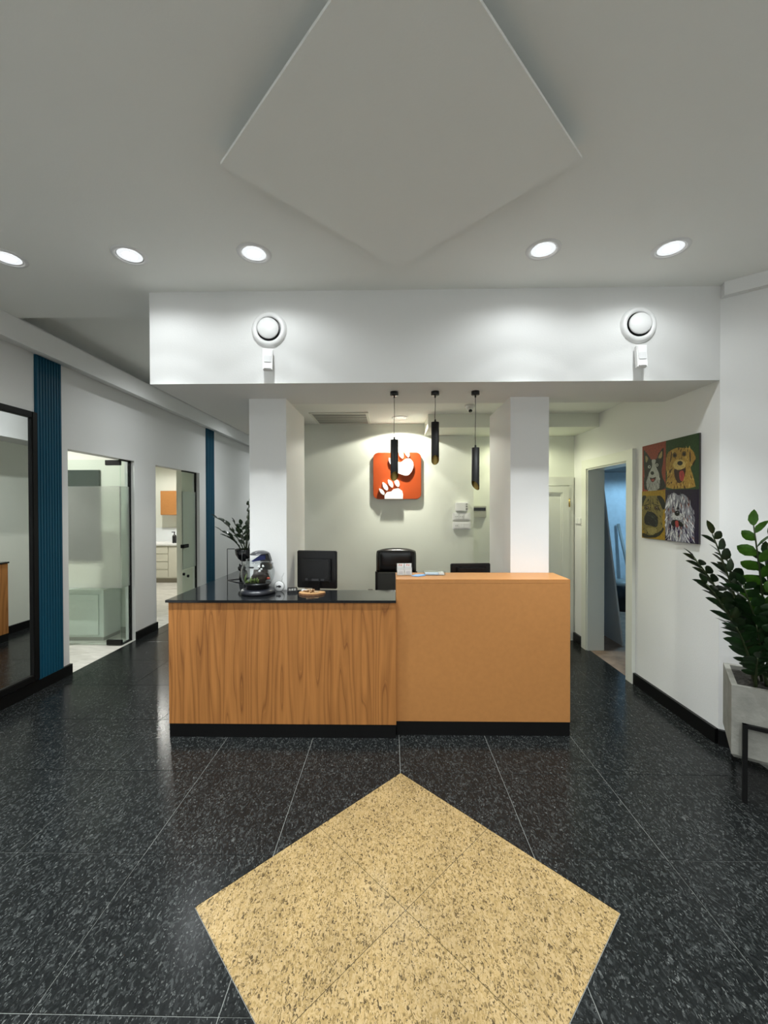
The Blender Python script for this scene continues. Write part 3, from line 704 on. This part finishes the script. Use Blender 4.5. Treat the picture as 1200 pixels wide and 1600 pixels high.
def pw(x, y):
    d = HM[6]*x+HM[7]*y+1
    return (min(3.6215, max(2.9625, (HM[0]*x+HM[1]*y+HM[2])/d)), min(2.1335, max(1.3385, (HM[3]*x+HM[4]*y+HM[5])/d)))
def paint(c): return mat('paint_%d_%d_%d' % tuple(int(k*255) for k in c), c, .6, var=.22, scale=70, spec=.25)
def srgb(r, g_, b_): return tuple(((k/255)/12.92 if k/255 <= .04045 else ((k/255+.055)/1.055)**2.4) for k in (r, g_, b_))
LIFT = .92
def C(r, g_, b_): return tuple(min(.9, k*LIFT) for k in srgb(r, g_, b_))
lay = [0]
def poly(parent, name, pts, col, sm=1):
    lay[0] += 1
    x = PXF-.0004-.00006*lay[0]
    q = smooth_poly(pts, sm) if sm else pts
    return part(name, prism([pw(*k) for k in q], 'X', x, PXF+.0001), paint(col), parent)
def ell(cx, cy, rx, ry, n=14): return [(cx+rx*math.cos(2*PI*k/n), cy+ry*math.sin(2*PI*k/n)) for k in range(n)]
def strokes(parent, name, region, cols, n, ln, wd, ang, seed, inside):
    q = random.Random(seed)
    for ci, c in enumerate(cols):
        bm = bmesh.new(); lay[0] += 1; x = PXF-.0004-.00006*lay[0]
        m_ = 0; tries = 0
        while m_ < n and tries < n*20:
            tries += 1
            cx, cy = q.uniform(region[0], region[2]), q.uniform(region[1], region[3])
            if not pin(cx, cy, inside): continue
            a = ang(cx, cy)+q.uniform(-.35, .35); l = ln*q.uniform(.5, 1.2); w2 = wd*q.uniform(.5, 1.2)
            dx, dy = math.cos(a), math.sin(a)
            P = [(cx-dx*l/2, cy-dy*l/2), (cx-dy*w2, cy+dx*w2), (cx+dx*l/2, cy+dy*l/2), (cx+dy*w2, cy-dx*w2)]
            prism([pw(*k) for k in P], 'X', x, PXF+.0001, bm=bm); m_ += 1
        o = part(name, bm, paint(c), parent); o['kind'] = 'stuff'
def pin(x, y, P):
    c = False; j = len(P)-1
    for i in range(len(P)):
        if (P[i][1] > y) != (P[j][1] > y) and x < (P[j][0]-P[i][0])*(y-P[i][1])/(P[j][1]-P[i][1])+P[i][0]: c = not c
        j = i
    return c
DKB, WHT = C(24, 24, 24), C(165, 165, 160)
# red field: black and white collie
f = poly(pt, 'red_field', [(118, 232), (430, 158), (430, 803), (119, 828)], C(140, 62, 46), 0)
col_ = [(135, 275), (150, 288), (215, 370), (235, 410), (310, 400), (330, 330), (390, 245), (402, 262), (395, 400), (385, 480), (372, 560), (385, 640), (425, 720), (428, 802), (150, 824), (138, 700), (150, 620), (138, 480), (138, 380)]
poly(f, 'dog_fur', col_, C(30, 31, 30)); strokes(f, 'fur_strokes', (135, 300, 428, 820), [C(58, 60, 58), C(10, 10, 10)], 26, 60, 6, lambda x, y: 1.4, 3, col_)
poly(f, 'inner_ear', [(155, 340), (203, 388), (166, 460)], C(140, 125, 85)); poly(f, 'inner_ear', [(382, 275), (378, 385), (328, 392), (335, 350)], C(150, 130, 85))
poly(f, 'white_blaze', [(238, 402), (302, 402), (285, 470), (320, 540), (347, 600), (335, 665), (198, 665), (203, 590), (235, 530), (252, 480)], C(165, 165, 158))
ws = [(190, 640), (345, 640), (357, 740), (330, 800), (300, 815), (195, 820), (168, 720)]
poly(f, 'white_chest', ws, C(150, 150, 145)); strokes(f, 'fur_strokes', (170, 640, 357, 820), [C(185, 185, 178), C(105, 105, 104)], 18, 60, 5, lambda x, y: 1.5, 5, ws)
for ex, ey in ((212, 500), (313, 476)):
    poly(f, 'eye', ell(ex, ey, 18, 21), C(180, 180, 170)); poly(f, 'pupil', ell(ex+2, ey, 9, 11), C(20, 20, 20))
poly(f, 'nose', ell(252, 583, 23, 24), C(25, 25, 25)); poly(f, 'mouth', [(216, 638), (250, 655), (302, 628), (292, 670), (266, 706), (238, 697)], C(50, 20, 18)); poly(f, 'tongue', [(236, 668), (285, 658), (270, 698), (245, 692)], C(150, 72, 66))
# green field: golden retriever
f = poly(pt, 'green_field', [(430, 158), (858, 55), (858, 792), (430, 803)], C(40, 66, 34), 0)
gd = [(520, 270), (580, 245), (700, 255), (740, 248), (790, 300), (822, 380), (800, 450), (762, 485), (750, 520), (780, 600), (805, 700), (822, 775), (435, 795), (440, 680), (452, 600), (430, 520), (440, 350), (470, 300)]
poly(f, 'dog_fur', gd, C(165, 130, 58)); strokes(f, 'fur_strokes', (435, 250, 820, 790), [C(120, 85, 34), C(200, 168, 92), C(62, 44, 20)], 34, 70, 7, lambda x, y: 1.57+(630-x)/400, 9, gd)
poly(f, 'ear', [(450, 310), (512, 280), (492, 420), (468, 550), (440, 520)], C(150, 112, 48)); poly(f, 'ear', [(730, 262), (800, 330), (818, 390), (772, 475), (742, 440)], C(158, 120, 54))
for p in ([(735, 300), (750, 300), (755, 430), (742, 440)], [(505, 300), (515, 300), (495, 440), (485, 430)], [(770, 470), (812, 400), (818, 410), (785, 490)]): poly(f, 'shadow_line', p, C(45, 32, 16))
poly(f, 'muzzle', ell(606, 475, 82, 74), C(196, 168, 98))
for ex, ey in ((546, 346), (667, 330)):
    poly(f, 'eye', ell(ex, ey, 29, 36), C(96, 72, 36)); poly(f, 'pupil', ell(ex, ey+4, 16, 20), C(16, 16, 16))
poly(f, 'nose', ell(616, 452, 36, 30), C(30, 28, 28)); poly(f, 'mouth', [(535, 520), (600, 548), (692, 508), (682, 600), (650, 695), (590, 722), (548, 640)], C(52, 24, 18)); poly(f, 'tongue', [(605, 560), (655, 545), (678, 600), (660, 682), (630, 694), (606, 640)], C(165, 62, 58)); poly(f, 'tongue_line', [(636, 570), (642, 570), (646, 660), (640, 660)], C(95, 28, 28))
# yellow field: pug
f = poly(pt, 'yellow_field', [(119, 828), (430, 803), (430, 1469), (120, 1440)], C(150, 120, 30), 0)
pg = [(140, 900), (230, 885), (320, 880), (380, 930), (420, 1020), (402, 1080), (387, 1190), (402, 1290), (330, 1390), (240, 1417), (160, 1382), (123, 1290), (128, 1000)]
poly(f, 'dog_fur', pg, C(118, 106, 56)); strokes(f, 'fur_strokes', (125, 885, 420, 1415), [C(150, 135, 72), C(80, 72, 36), C(34, 32, 18)], 24, 60, 6, lambda x, y: 1.57+(250-x)/220, 12, pg)
poly(f, 'ear', [(122, 880), (185, 882), (140, 980), (121, 1010)], C(34, 36, 28)); poly(f, 'ear', [(308, 883), (372, 880), (427, 960), (427, 1055), (392, 1065), (360, 980)], C(30, 32, 26))
for p in ([(232, 930), (240, 930), (244, 1040), (236, 1040)], [(262, 920), (270, 922), (262, 1000), (255, 1000)], [(205, 925), (212, 925), (226, 1000), (218, 1000)], [(140, 1010), (215, 990), (218, 1000), (142, 1024)], [(280, 990), (350, 1010), (352, 1022), (278, 1000)]): poly(f, 'wrinkle', p, C(38, 36, 20))
poly(f, 'muzzle', [(190, 1088), (260, 1098), (312, 1138), (337, 1220), (322, 1302), (240, 1282), (158, 1262), (148, 1170)], C(32, 33, 30)); strokes(f, 'fur_strokes', (150, 1095, 335, 1300), [C(62, 64, 58)], 16, 60, 5, lambda x, y: .6, 15, [(190, 1095), (300, 1140), (330, 1290), (160, 1250)])
for ex in (182, 312):
    poly(f, 'eye', ell(ex, 1046, 32, 30), C(60, 52, 28)); poly(f, 'iris', ell(ex, 1046, 22, 22), C(90, 70, 40)); poly(f, 'pupil', ell(ex, 1046, 12, 14), C(12, 12, 12)); poly(f, 'eye_glint', ell(ex+6, 1038, 4, 4, 8), C(190, 190, 180))
poly(f, 'chin', [(170, 1300), (330, 1310), (300, 1390), (220, 1400)], C(140, 128, 76)); poly(f, 'collar', [(128, 1368), (240, 1418), (370, 1350), (402, 1288), (414, 1330), (335, 1432), (200, 1440), (128, 1432)], C(34, 32, 22))
# dark field: white shaggy dog
f = poly(pt, 'purple_field', [(430, 803), (858, 792), (858, 1510), (430, 1469)], C(32, 22, 44), 0)
sh = [(500, 850), (560, 843), (600, 880), (650, 848), (712, 890), (752, 980), (792, 1080), (818, 1180), (800, 1300), (812, 1500), (433, 1470), (432, 1000), (450, 920)]
poly(f, 'dog_fur', sh, C(128, 128, 136)); strokes(f, 'fur_strokes', (433, 850, 815, 1495), [C(200, 200, 202), C(80, 80, 90), C(225, 225, 222), C(48, 36, 62), C(120, 72, 60), C(210, 210, 214)], 36, 95, 7, lambda x, y: 1.57+(600-x)/520, 21, sh)
poly(f, 'fringe_parting', [(570, 1060), (600, 1020), (618, 1058), (598, 1062)], C(24, 20, 26)); poly(f, 'muzzle', ell(585, 1150, 80, 55), C(190, 190, 190)); strokes(f, 'fur_strokes', (510, 1090, 660, 1200), [C(110, 110, 118)], 14, 50, 5, lambda x, y: 1.57+(585-x)/60, 23, ell(585, 1150, 80, 55))
poly(f, 'nose', ell(586, 1110, 34, 36), C(18, 18, 22)); poly(f, 'nose_glint', ell(590, 1098, 12, 8, 10), C(110, 110, 120))
poly(f, 'mouth', [(508, 1208), (580, 1188), (662, 1240), (667, 1292), (600, 1272), (560, 1292), (513, 1272)], C(20, 14, 20)); poly(f, 'tongue', [(556, 1208), (602, 1204), (608, 1292), (588, 1302), (568, 1290)], C(160, 62, 58))
strokes(f, 'fur_strokes', (440, 1290, 800, 1490), [C(215, 215, 212), C(44, 30, 66), C(170, 170, 178)], 22, 110, 8, lambda x, y: 1.57+(600-x)/420, 29, sh)

# ------------------------------------------------------------ plants
def leaf_mesh(name, m, L_=1.0, W_=.50):
    bm = bmesh.new(); prof = [(0, 0), (.12, .55), (.35, 1.0), (.62, .92), (.85, .5), (1, 0)]
    mid = []; lt = []; rt_ = []
    for t_, w_ in prof:
        zc = -.10*(t_**2)
        mid.append(bm.verts.new((0, t_*L_, zc)))
        if w_ > 0: lt.append(bm.verts.new((-W_/2*w_, t_*L_, zc+.07*w_))); rt_.append(bm.verts.new((W_/2*w_, t_*L_, zc+.07*w_)))
        else: lt.append(mid[-1]); rt_.append(mid[-1])
    for i in range(len(prof)-1):
        for side, flip in ((lt, False), (rt_, True)):
            vs = [mid[i], mid[i+1], side[i+1], side[i]]
            vs = [v for k, v in enumerate(vs) if v not in vs[:k]]
            if flip: vs = vs[::-1]
            bm.faces.new(vs).smooth = True
    me = bpy.data.meshes.new(name); bm.to_mesh(me); bm.free(); me.materials.append(m); return me
LM, LMN = leaf_mesh('leaf', LEAF), leaf_mesh('young_leaf', LEAFN)
def zz_stem(plant, base, tip, n, ll, seed, me, start=.3, bow=.12, thick=.006, budget=None):
    q = random.Random(seed); base = Vector(base); tip = Vector(tip); d = tip-base
    hz = Vector((d.x, d.y, 0)); mid = base+d*.5+Vector((0, 0, 1))*hz.length*bow*2 - hz*bow
    def bez(t): return base*(1-t)**2+mid*2*t*(1-t)+tip*t*t
    path = [bez(k/10) for k in range(11)]
    pl = plant.location
    st = mesh_obj('stem', tube([p-pl for p in path], [thick*(1-.6*k/10) for k in range(11)], 6), STEM, plant)
    sv = d.cross(Vector((0, 0, 1)))
    if sv.length < .05: sv = Vector((q.uniform(-1, 1), q.uniform(-1, 1), 0))
    sv.normalize()
    sv = (sv*math.cos(.5)+Vector((0, -1, .3)).normalized()*math.sin(q.uniform(-.6, .9))).normalized()
    for k in range(n):
        t = start+(1-start)*k/(n-1); p = bez(t); tg = (bez(min(1, t+.03))-bez(max(0, t-.03))).normalized()
        s = 1 if k % 2 else -1
        if k == n-1: s = 0
        side = (sv - tg*sv.dot(tg)).normalized()
        dr_ = (tg*.62+side*s*q.uniform(.75, 1.05)+Vector((q.uniform(-.15, .15), q.uniform(-.15, .15), q.uniform(.0, .3)))).normalized()
        nrm = tg.cross(side); nrm = nrm if nrm.z > 0 else -nrm
        nrm = (nrm+Vector((q.uniform(-.5, .5), q.uniform(-.5, .5), q.uniform(0, .5)))).normalized()
        xx = dr_.cross(nrm).normalized(); zz = xx.cross(dr_)
        sc_ = ll*(.75+.35*math.sin(PI*min(1, (t-start)/(1-start)*.8+.15)))*q.uniform(.88, 1.12)
        o = bpy.data.objects.new('leaf', me); COL.objects.link(o); o.parent = st
        o.matrix_basis = Matrix(((xx.x, dr_.x, zz.x, p.x-pl.x), (xx.y, dr_.y, zz.y, p.y-pl.y), (xx.z, dr_.z, zz.z, p.z-pl.z), (0, 0, 0, 1))) @ Matrix.Diagonal((sc_, sc_, sc_, 1))
# concrete planter on its stand
A_ = Vector((1.886, 2.294)); U_ = Vector((.553, .833)); V_ = Vector((.833, -.553)); S_ = .40
def pl(a, b): p = A_+U_*a+V_*b; return (p.x, p.y)
cen = pl(S_/2, S_/2)
po = thing('potted_plant', 'dark green leafy plant in a square concrete planter', 'potted plant', (cen[0], cen[1], .19))
ZT, ZBt, WT = .617, .215, .028
bm = bmesh.new()
def ringv(i, z): return [bm.verts.new((*pl(a, b), z)) for a, b in ((i, i), (i, S_-i), (S_-i, S_-i), (S_-i, i))]
rs = [ringv(.012, ZBt), ringv(0, ZBt+.02), ringv(0, ZT), ringv(WT, ZT), ringv(WT, ZT-.06)]
for a, b in zip(rs, rs[1:]):
    for k in range(4): bm.faces.new((a[k], a[(k+1) % 4], b[(k+1) % 4], b[k]))
bm.faces.new(rs[0]); bmesh.ops.recalc_face_normals(bm, faces=bm.faces)
part('planter', bm, CONC, po)
bm = bmesh.new(); n_ = 16; gv = {}
for i in range(n_+1):
    for j in range(n_+1):
        a, b = WT+(S_-2*WT)*i/n_, WT+(S_-2*WT)*j/n_
        gv[i, j] = bm.verts.new((*pl(a, b), ZT-.028+rnd.uniform(-.005, .006)))
for i in range(n_):
    for j in range(n_): bm.faces.new((gv[i, j], gv[i+1, j], gv[i+1, j+1], gv[i, j+1]))
part('soil', bm, SOIL, po)
ZS = ZT-.03
stems = [((2.08, 2.36), (1.725, 2.36, 1.315), 19, .062, LM, .14), ((2.06, 2.34), (1.735, 2.28, 1.180), 19, .058, LM, .14), ((2.12, 2.40), (1.875, 2.42, 1.445), 20, .062, LM, .10),
         ((2.16, 2.36), (1.955, 2.24, 1.50), 16, .072, LMN, .10), ((2.20, 2.34), (2.05, 2.18, 1.44), 16, .074, LMN, .10), ((2.05, 2.33), (1.865, 2.24, .955), 15, .055, LM, .12),
         ((2.04, 2.32), (1.945, 2.20, .80), 12, .056, LM, .10), ((2.10, 2.30), (2.04, 2.12, .735), 12, .058, LM, .1), ((2.15, 2.40), (1.96, 2.44, 1.34), 18, .062, LM, .06),
         ((2.14, 2.32), (1.90, 2.24, 1.18), 18, .064, LM, .08), ((2.18, 2.30), (2.00, 2.16, 1.10), 18, .066, LM, .06), ((2.20, 2.34), (2.05, 2.28, 1.34), 17, .064, LM, .05),
         ((2.22, 2.28), (2.07, 2.12, .98), 15, .062, LM, .08), ((2.26, 2.34), (2.15, 2.34, 1.42), 16, .064, LM, .05), ((2.16, 2.38), (1.88, 2.34, 1.05), 16, .060, LM, .10), ((2.24, 2.26), (2.14, 2.14, 1.2), 14, .064, LM, .06),
         ((2.12, 2.34), (1.99, 2.26, .96), 14, .06, LM, .04)]
for i, (b, t_, n, ll, me, bow) in enumerate(stems):
    zz_stem(po, (b[0], b[1], ZS), t_, n, ll*1.6, 100+i, me, start=.28, bow=bow, thick=.008)
stn = thing('planter_stand', 'thin black metal stand around the concrete planter', 'stand', (cen[0], cen[1], 0))
E1 = -.012; E2 = S_+.012
def bar(bm, p, q_, z0, z1, w=.010):
    d = (Vector(q_)-Vector(p)); d = d.normalized() if d.length > 0 else Vector((1, 0)); nn = Vector((-d.y, d.x))*w
    a, b = Vector(p)-d*w, Vector(q_)+d*w
    return prism([tuple(a+nn), tuple(b+nn), tuple(b-nn), tuple(a-nn)], 'Z', z0, z1, bm=bm)
corners = [(E1-.012, .055), (E1-.012, S_-.055), (E2+.012, S_-.055), (E2+.012, .055)]
for a, b in corners:
    p = pl(a, b); part('leg', bar(None, p, (p[0]+.0001*U_.x, p[1]+.0001*U_.y), 0, .425, .011), BLACK, stn)
part('front_rail', bar(None, pl(*corners[0]), pl(*corners[1]), .405, .425, .010), BLACK, stn)
part('rear_rail', bar(None, pl(*corners[2]), pl(*corners[3]), .405, .425, .010), BLACK, stn)
for k in (0, 1):
    part('carrier_bar', bar(None, pl(*corners[k]), pl(*corners[3-k]), .195, .213, .009), BLACK, stn)
# small plant in a bowl on a wire stand
CX, CY, CZ = -1.29, 3.60, .963
ws_ = thing('wire_stand', 'black wire stand holding the bowl plant on the counter', 'stand', (CX, CY, CZ))
lg4 = [(-1.45, 3.60), (-1.268, 3.46), (-1.14, 3.60), (-1.29, 3.74)]
for x, y in lg4: part('leg', tube([(x, y, CZ), (x, y, 1.245)], .0035, 8), BLKP, ws_)
part('base_ring', tube([(x, y, CZ+.004) for x, y in lg4+lg4[:1]], .0035, 8), BLKP, ws_)
for x, y in lg4:
    d = Vector((CX-x, CY-y)); k = 1-.094/d.length
    part('holder_arm', tube([(x, y, 1.243), (x+d.x*k, y+d.y*k, 1.243)], .0035, 8), BLKP, ws_)
bp = thing('bowl_plant', 'small leafy plant in a black bowl pot beside the column', 'potted plant', (CX, CY, 1.135))
part('pot', lathe([(0, 0), (.035, .002), (.062, .025), (.082, .06), (.088, .108), (.084, .108), (.078, .09), (0, .09)], 32), BLKG, bp, world=False)
part('soil', lathe([(0, .095), (.05, .094), (.078, .0905)], 24), SOIL, bp, world=False)
sm = [((-1.30, 3.60), (-1.515, 3.56, 1.515), 10, .075, .14), ((-1.32, 3.59), (-1.47, 3.54, 1.40), 8, .075, .14), ((-1.29, 3.61), (-1.275, 3.66, 1.66), 12, .055, .05), ((-1.28, 3.60), (-1.235, 3.58, 1.56), 10, .06, .05),
      ((-1.31, 3.58), (-1.42, 3.50, 1.36), 8, .06, .12), ((-1.28, 3.59), (-1.35, 3.52, 1.47), 9, .06, .08), ((-1.27, 3.60), (-1.16, 3.58, 1.5), 9, .06, .08), ((-1.30, 3.62), (-1.36, 3.70, 1.45), 8, .06, .08)]
for i, (b, t_, n, ll, bow) in enumerate(sm): zz_stem(bp, (b[0], b[1], 1.225), t_, n, ll*1.3, 300+i, LM, start=.25, bow=bow, thick=.005)
fg = thing('ornament_figure', 'small black sculpted figure under the bowl pot', 'figurine', (-1.30, 3.585, CZ+.001))
part('body', lathe([(0, 0), (.035, 0), (.040, .02), (.036, .06), (.030, .085), (.018, .095), (0, .095)], 20), BLKG, fg, world=False)
part('head', blob((-.012, -.01, .112), (.034, .030, .028), 4, .05, 3), BLKG, fg, smooth=True, world=False)
part('ear', blob((-.030, -.008, .138), (.008, .007, .014), 5, .0, 2), BLKG, fg, smooth=True, world=False)
part('ear', blob((.006, -.008, .140), (.008, .007, .014), 6, .0, 2), BLKG, fg, smooth=True, world=False)

# ------------------------------------------------------------ fish bowl
FX, FY, FZ = -1.0, 3.055, .963
fb = thing('fish_bowl', 'round glass fish bowl with black base and lamp cap', 'aquarium', (FX, FY, FZ))
part('base', lathe([(0, 0), (.118, 0), (.128, .006), (.128, .020), (.118, .034), (.100, .040), (0, .040)], 40), mat('base_satin', (.010, .011, .016), .3), fb, world=False)
zc, R = .158, .125
def sph(r, z0, z1, n=14):
    a0, a1 = math.asin(max(-1, (z0-zc)/r)), math.asin(min(1, (z1-zc)/r))
    return [(r*math.cos(a0+(a1-a0)*k/n), zc+r*math.sin(a0+(a1-a0)*k/n)) for k in range(n+1)]
part('glass_bowl', lathe(sph(R, .045, .252)+[(.086, .258), (.083, .256)]+sph(R-.004, .047, .250)[::-1], 40), ACRY, fb, world=False)
part('dark_cup', lathe([(0, .040), (.085, .040)]+sph(R+.001, .060, .080, 4)+[(0, .078)], 36), BLKP, fb, world=False)
part('water_surface', lathe([(0, .236), (.092, .236)], 32), glass('water', (.95, .98, .99), 1.2), fb, world=False)
rk = blob((.008, 0, .118), (.064, .045, .060), 8, .28, 2); blob((.030, .0, .165), (.040, .03, .032), 9, .3, 2, bm=rk)
part('rock', rk, mat('driftwood', (.022, .014, .009), .8, var=.5, scale=60), fb, smooth=True, world=False)
part('filter_box', B(.012, .100, .01, .06, .175, .232, bev=.008), BLKP, fb, world=False)
gp = mat('water_plant', (.09, .13, .025), .5)
for k in range(9):
    x = -.085+.013*k+rnd.uniform(-.005, .005); h = rnd.uniform(.02, .06) if k else .075
    part('water_plant', tube([(x, -.03+.01*(k % 3), .078), (x-.004, -.035, .078+h*.5), (x+rnd.uniform(-.008, .008), -.03, .078+h)], [.006, .008, .002], 5), gp, fb, world=False)
part('fish', blob((-.045, -.01, .195), (.022, .006, .007), 11, .1, 2), BLKP, fb, smooth=True, world=False, label='black fish')
part('fish', blob((.088, -.03, .118), (.014, .007, .009), 12, .1, 2), mat('red_fish', (.35, .04, .02), .4), fb, smooth=True, world=False, label='red fish')
for k, (x, z) in enumerate(((.025, .205), (.045, .19), (.03, .175), (.055, .212))): part('pale_pebble', blob((x, -.055, z), (.010, .006, .009), 30+k, .3, 1), PLASTW, fb, world=False)
part('lamp_neck', prism([(.020, .240), (.098, .240), (.086, .275), (.080, .296), (.020, .294)], 'Y', -.01, .045, bev=.006), BLKP, fb, world=False)
bm = prism([(-.045, .244), (-.030, .238), (.060, .256), (.060, .292), (.020, .288)], 'Y', -.022, .030, bev=.006)
part('blue_spout', bm, mat('blue_plastic', (.012, .025, .16), .3), fb, world=False)
bm = bmesh.new(); lathe([(0, .030), (.030, .028), (.055, .019), (.071, .007), (.073, .003), (.066, .0), (0, -.002)], 32, bm=bm)
bmesh.ops.transform(bm, matrix=Matrix.Translation((.012, .01, .292)) @ Matrix.Rotation(-.05, 4, 'Y'), verts=bm.verts)
part('lamp_cap', bm, mat('cap_grey', (.045, .046, .050), .22), fb, world=False)
# round fish tag with wire, card reader, snack board
od = thing('round_ornament', 'small round white ornament with a fish beside the bowl', 'ornament', (-.862, 3.135, .963))
part('disc', lathe([(0, -.008), (.034, -.008), (.038, -.004), (.038, .004), (.034, .008), (0, .008)], 32, M=Matrix.Translation((0, 0, .0385)) @ Matrix.Rotation(PI/2, 4, 'X')), PLASTW, od, world=False)
part('rim', tube([(.039*math.cos(a*PI/12), 0, .0395+.039*math.sin(a*PI/12)) for a in range(25)], .0025, 6), PLASTG, od, world=False)
part('fish_motif', prism([(-.022, .046), (-.012, .042), (.004, .048), (.016, .042), (.018, .034), (.006, .028), (-.010, .034), (-.022, .028), (-.018, .037)], 'Y', -.0095, -.0075), BLKP, od, world=False)
part('wire', tube([(.018, 0, .075), (.025, 0, .095), (.022, 0, .110), (.032, 0, .125), (.036, 0, .14)], .0015, 5), PLASTG, od, world=False)
pr = thing('card_reader', 'small black card reader lying on the black worktop', 'card reader', (-.755, 3.115, .963), .25)
part('case', prism([(-.05, 0), (.05, 0), (.05, .026), (-.05, .016)], 'X', -.038, .038, bev=.004), BLKP, pr, world=False)
for i in range(3):
    for j in range(3): part('key', B(-.026+.019*i, -.013+.019*i, -.040+.017*j, -.030+.017*j, .0165+.0015*j, .0205+.0017*j), PLASTG, pr, world=False)
part('screen', B(-.026, .026, .018, .044, .0235, .0262), BLKG, pr, world=False)
nt_ = tag(mesh_obj('white_note', B(-.690, -.640, 3.13, 3.165, .9632, .972), PLASTW), 'small white card behind the snack board', 'card')
sn = thing('wooden_slice', 'round wooden board with bark edge on the black worktop', 'board', (-.590, 3.03, .963))
q_ = random.Random(4); pts = [( (.096+.010*math.sin(3*a)+q_.uniform(-.003, .003))*math.cos(a), (.062+.005*math.cos(2*a))*math.sin(a)) for a in [2*PI*k/28 for k in range(28)]]
part('slice', prism(pts, 'Z', .004, .015, bev=.002), WOODL, sn, world=False)
part('bark_edge', prism([(x*1.03, y*1.04) for x, y in pts], 'Z', 0, .011), mat('bark', (.20, .09, .035), .8, var=.3, scale=60), sn, world=False)
TRT = mat('treat_brown', (.22, .12, .055), .7, var=.3, scale=80); TRL = mat('treat_pale', (.55, .42, .27), .7, var=.2, scale=80)
for k in range(22):
    a = q_.uniform(0, 2*PI); r = q_.uniform(0, .062)
    o = mesh_obj('pet_treat', blob((0, 0, 0), (q_.uniform(.012, .02), .009, .006), 50+k, .2, 1), TRT if k % 3 else TRL)
    o.location = (-.595+r*math.cos(a), 3.03+.55*r*math.sin(a), .963+.015+.006+(.010 if r < .028 else 0)); o.rotation_euler = (0, 0, q_.uniform(0, PI))
    tag(o, 'small pet treat heaped on the wooden board', 'treat', 'treats on the wooden board')

# ------------------------------------------------------------ things on the orange counter
hd = thing('card_holder', 'clear acrylic holder with four white business cards', 'card holder', (.100, 3.06, 1.10), .08)
part('holder', boxes((-.060, .060, -.012, -.009, 0, .030), (-.060, .060, .030, .033, 0, .085), (-.060, .060, -.03, .033, 0, .003), (-.060, .060, -.010, -.007, .040, .062)), ACRY, hd, world=False)
RED = mat('card_red', (.70, .09, .03), .5); GREYT = mat('card_text', (.50, .48, .55), .6)
for k, (x, zb, y) in enumerate(((-.028, .034, .010), (.028, .034, .010), (-.028, .004, -.006), (.028, .004, -.006))):
    c = part('business_card', B(x-.0265, x+.0265, y, y+.004, zb, zb+.052), LOGOW, hd, world=False)
    if zb > .02:
        z0 = zb+.034
        mk = boxes((x-.012, x-.009, y-.0008, y, z0, z0+.013), (x+.006, x+.009, y-.0008, y, z0, z0+.013))
        prism([(x-.012, z0+.013), (x-.008, z0+.013), (x+.009, z0), (x+.005, z0)], 'Y', y-.0009, y, bm=mk)
        part('red_mark', mk, RED, c, world=False)
    ln = bmesh.new()
    for q2 in range(3): box(ln, x-.014, x+.014, y-.0006, y, zb+.008+.008*q2, zb+.0105+.008*q2)
    if zb < .02: part('text_lines', ln, GREYT, c, world=False)
    else: ln.free()
bl = tag(mesh_obj('blue_leaflet', prism([(.150, 3.005), (.195, 2.985), (.255, 3.03), (.245, 3.075), (.185, 3.06)], 'Z', 1.1005, 1.106), mat('blue_paper', (.20, .42, .72), .5)), 'light blue folded leaflet beside the card holder', 'leaflet')
ty = thing('clear_box', 'flat clear plastic box with pale contents on orange counter', 'box', (.325, 3.08, 1.10))
part('tray', boxes((-.080, .080, -.040, .045, .001, .004), (-.080, .080, -.040, -.038, .004, .022), (-.080, .080, .043, .045, .004, .022), (-.080, -.078, -.038, .043, .004, .022), (.078, .080, -.038, .043, .004, .022)), ACRY, ty, world=False)
part('lid', B(-.082, .082, -.042, .047, .022, .026), ACRY, ty, world=False)
part('contents', B(-.07, .03, -.030, .035, .0045, .014), mat('pale_blue_cards', (.55, .68, .80), .5), ty, world=False)
part('white_insert', B(.032, .07, -.030, .035, .0045, .018), PLASTW, ty, world=False)
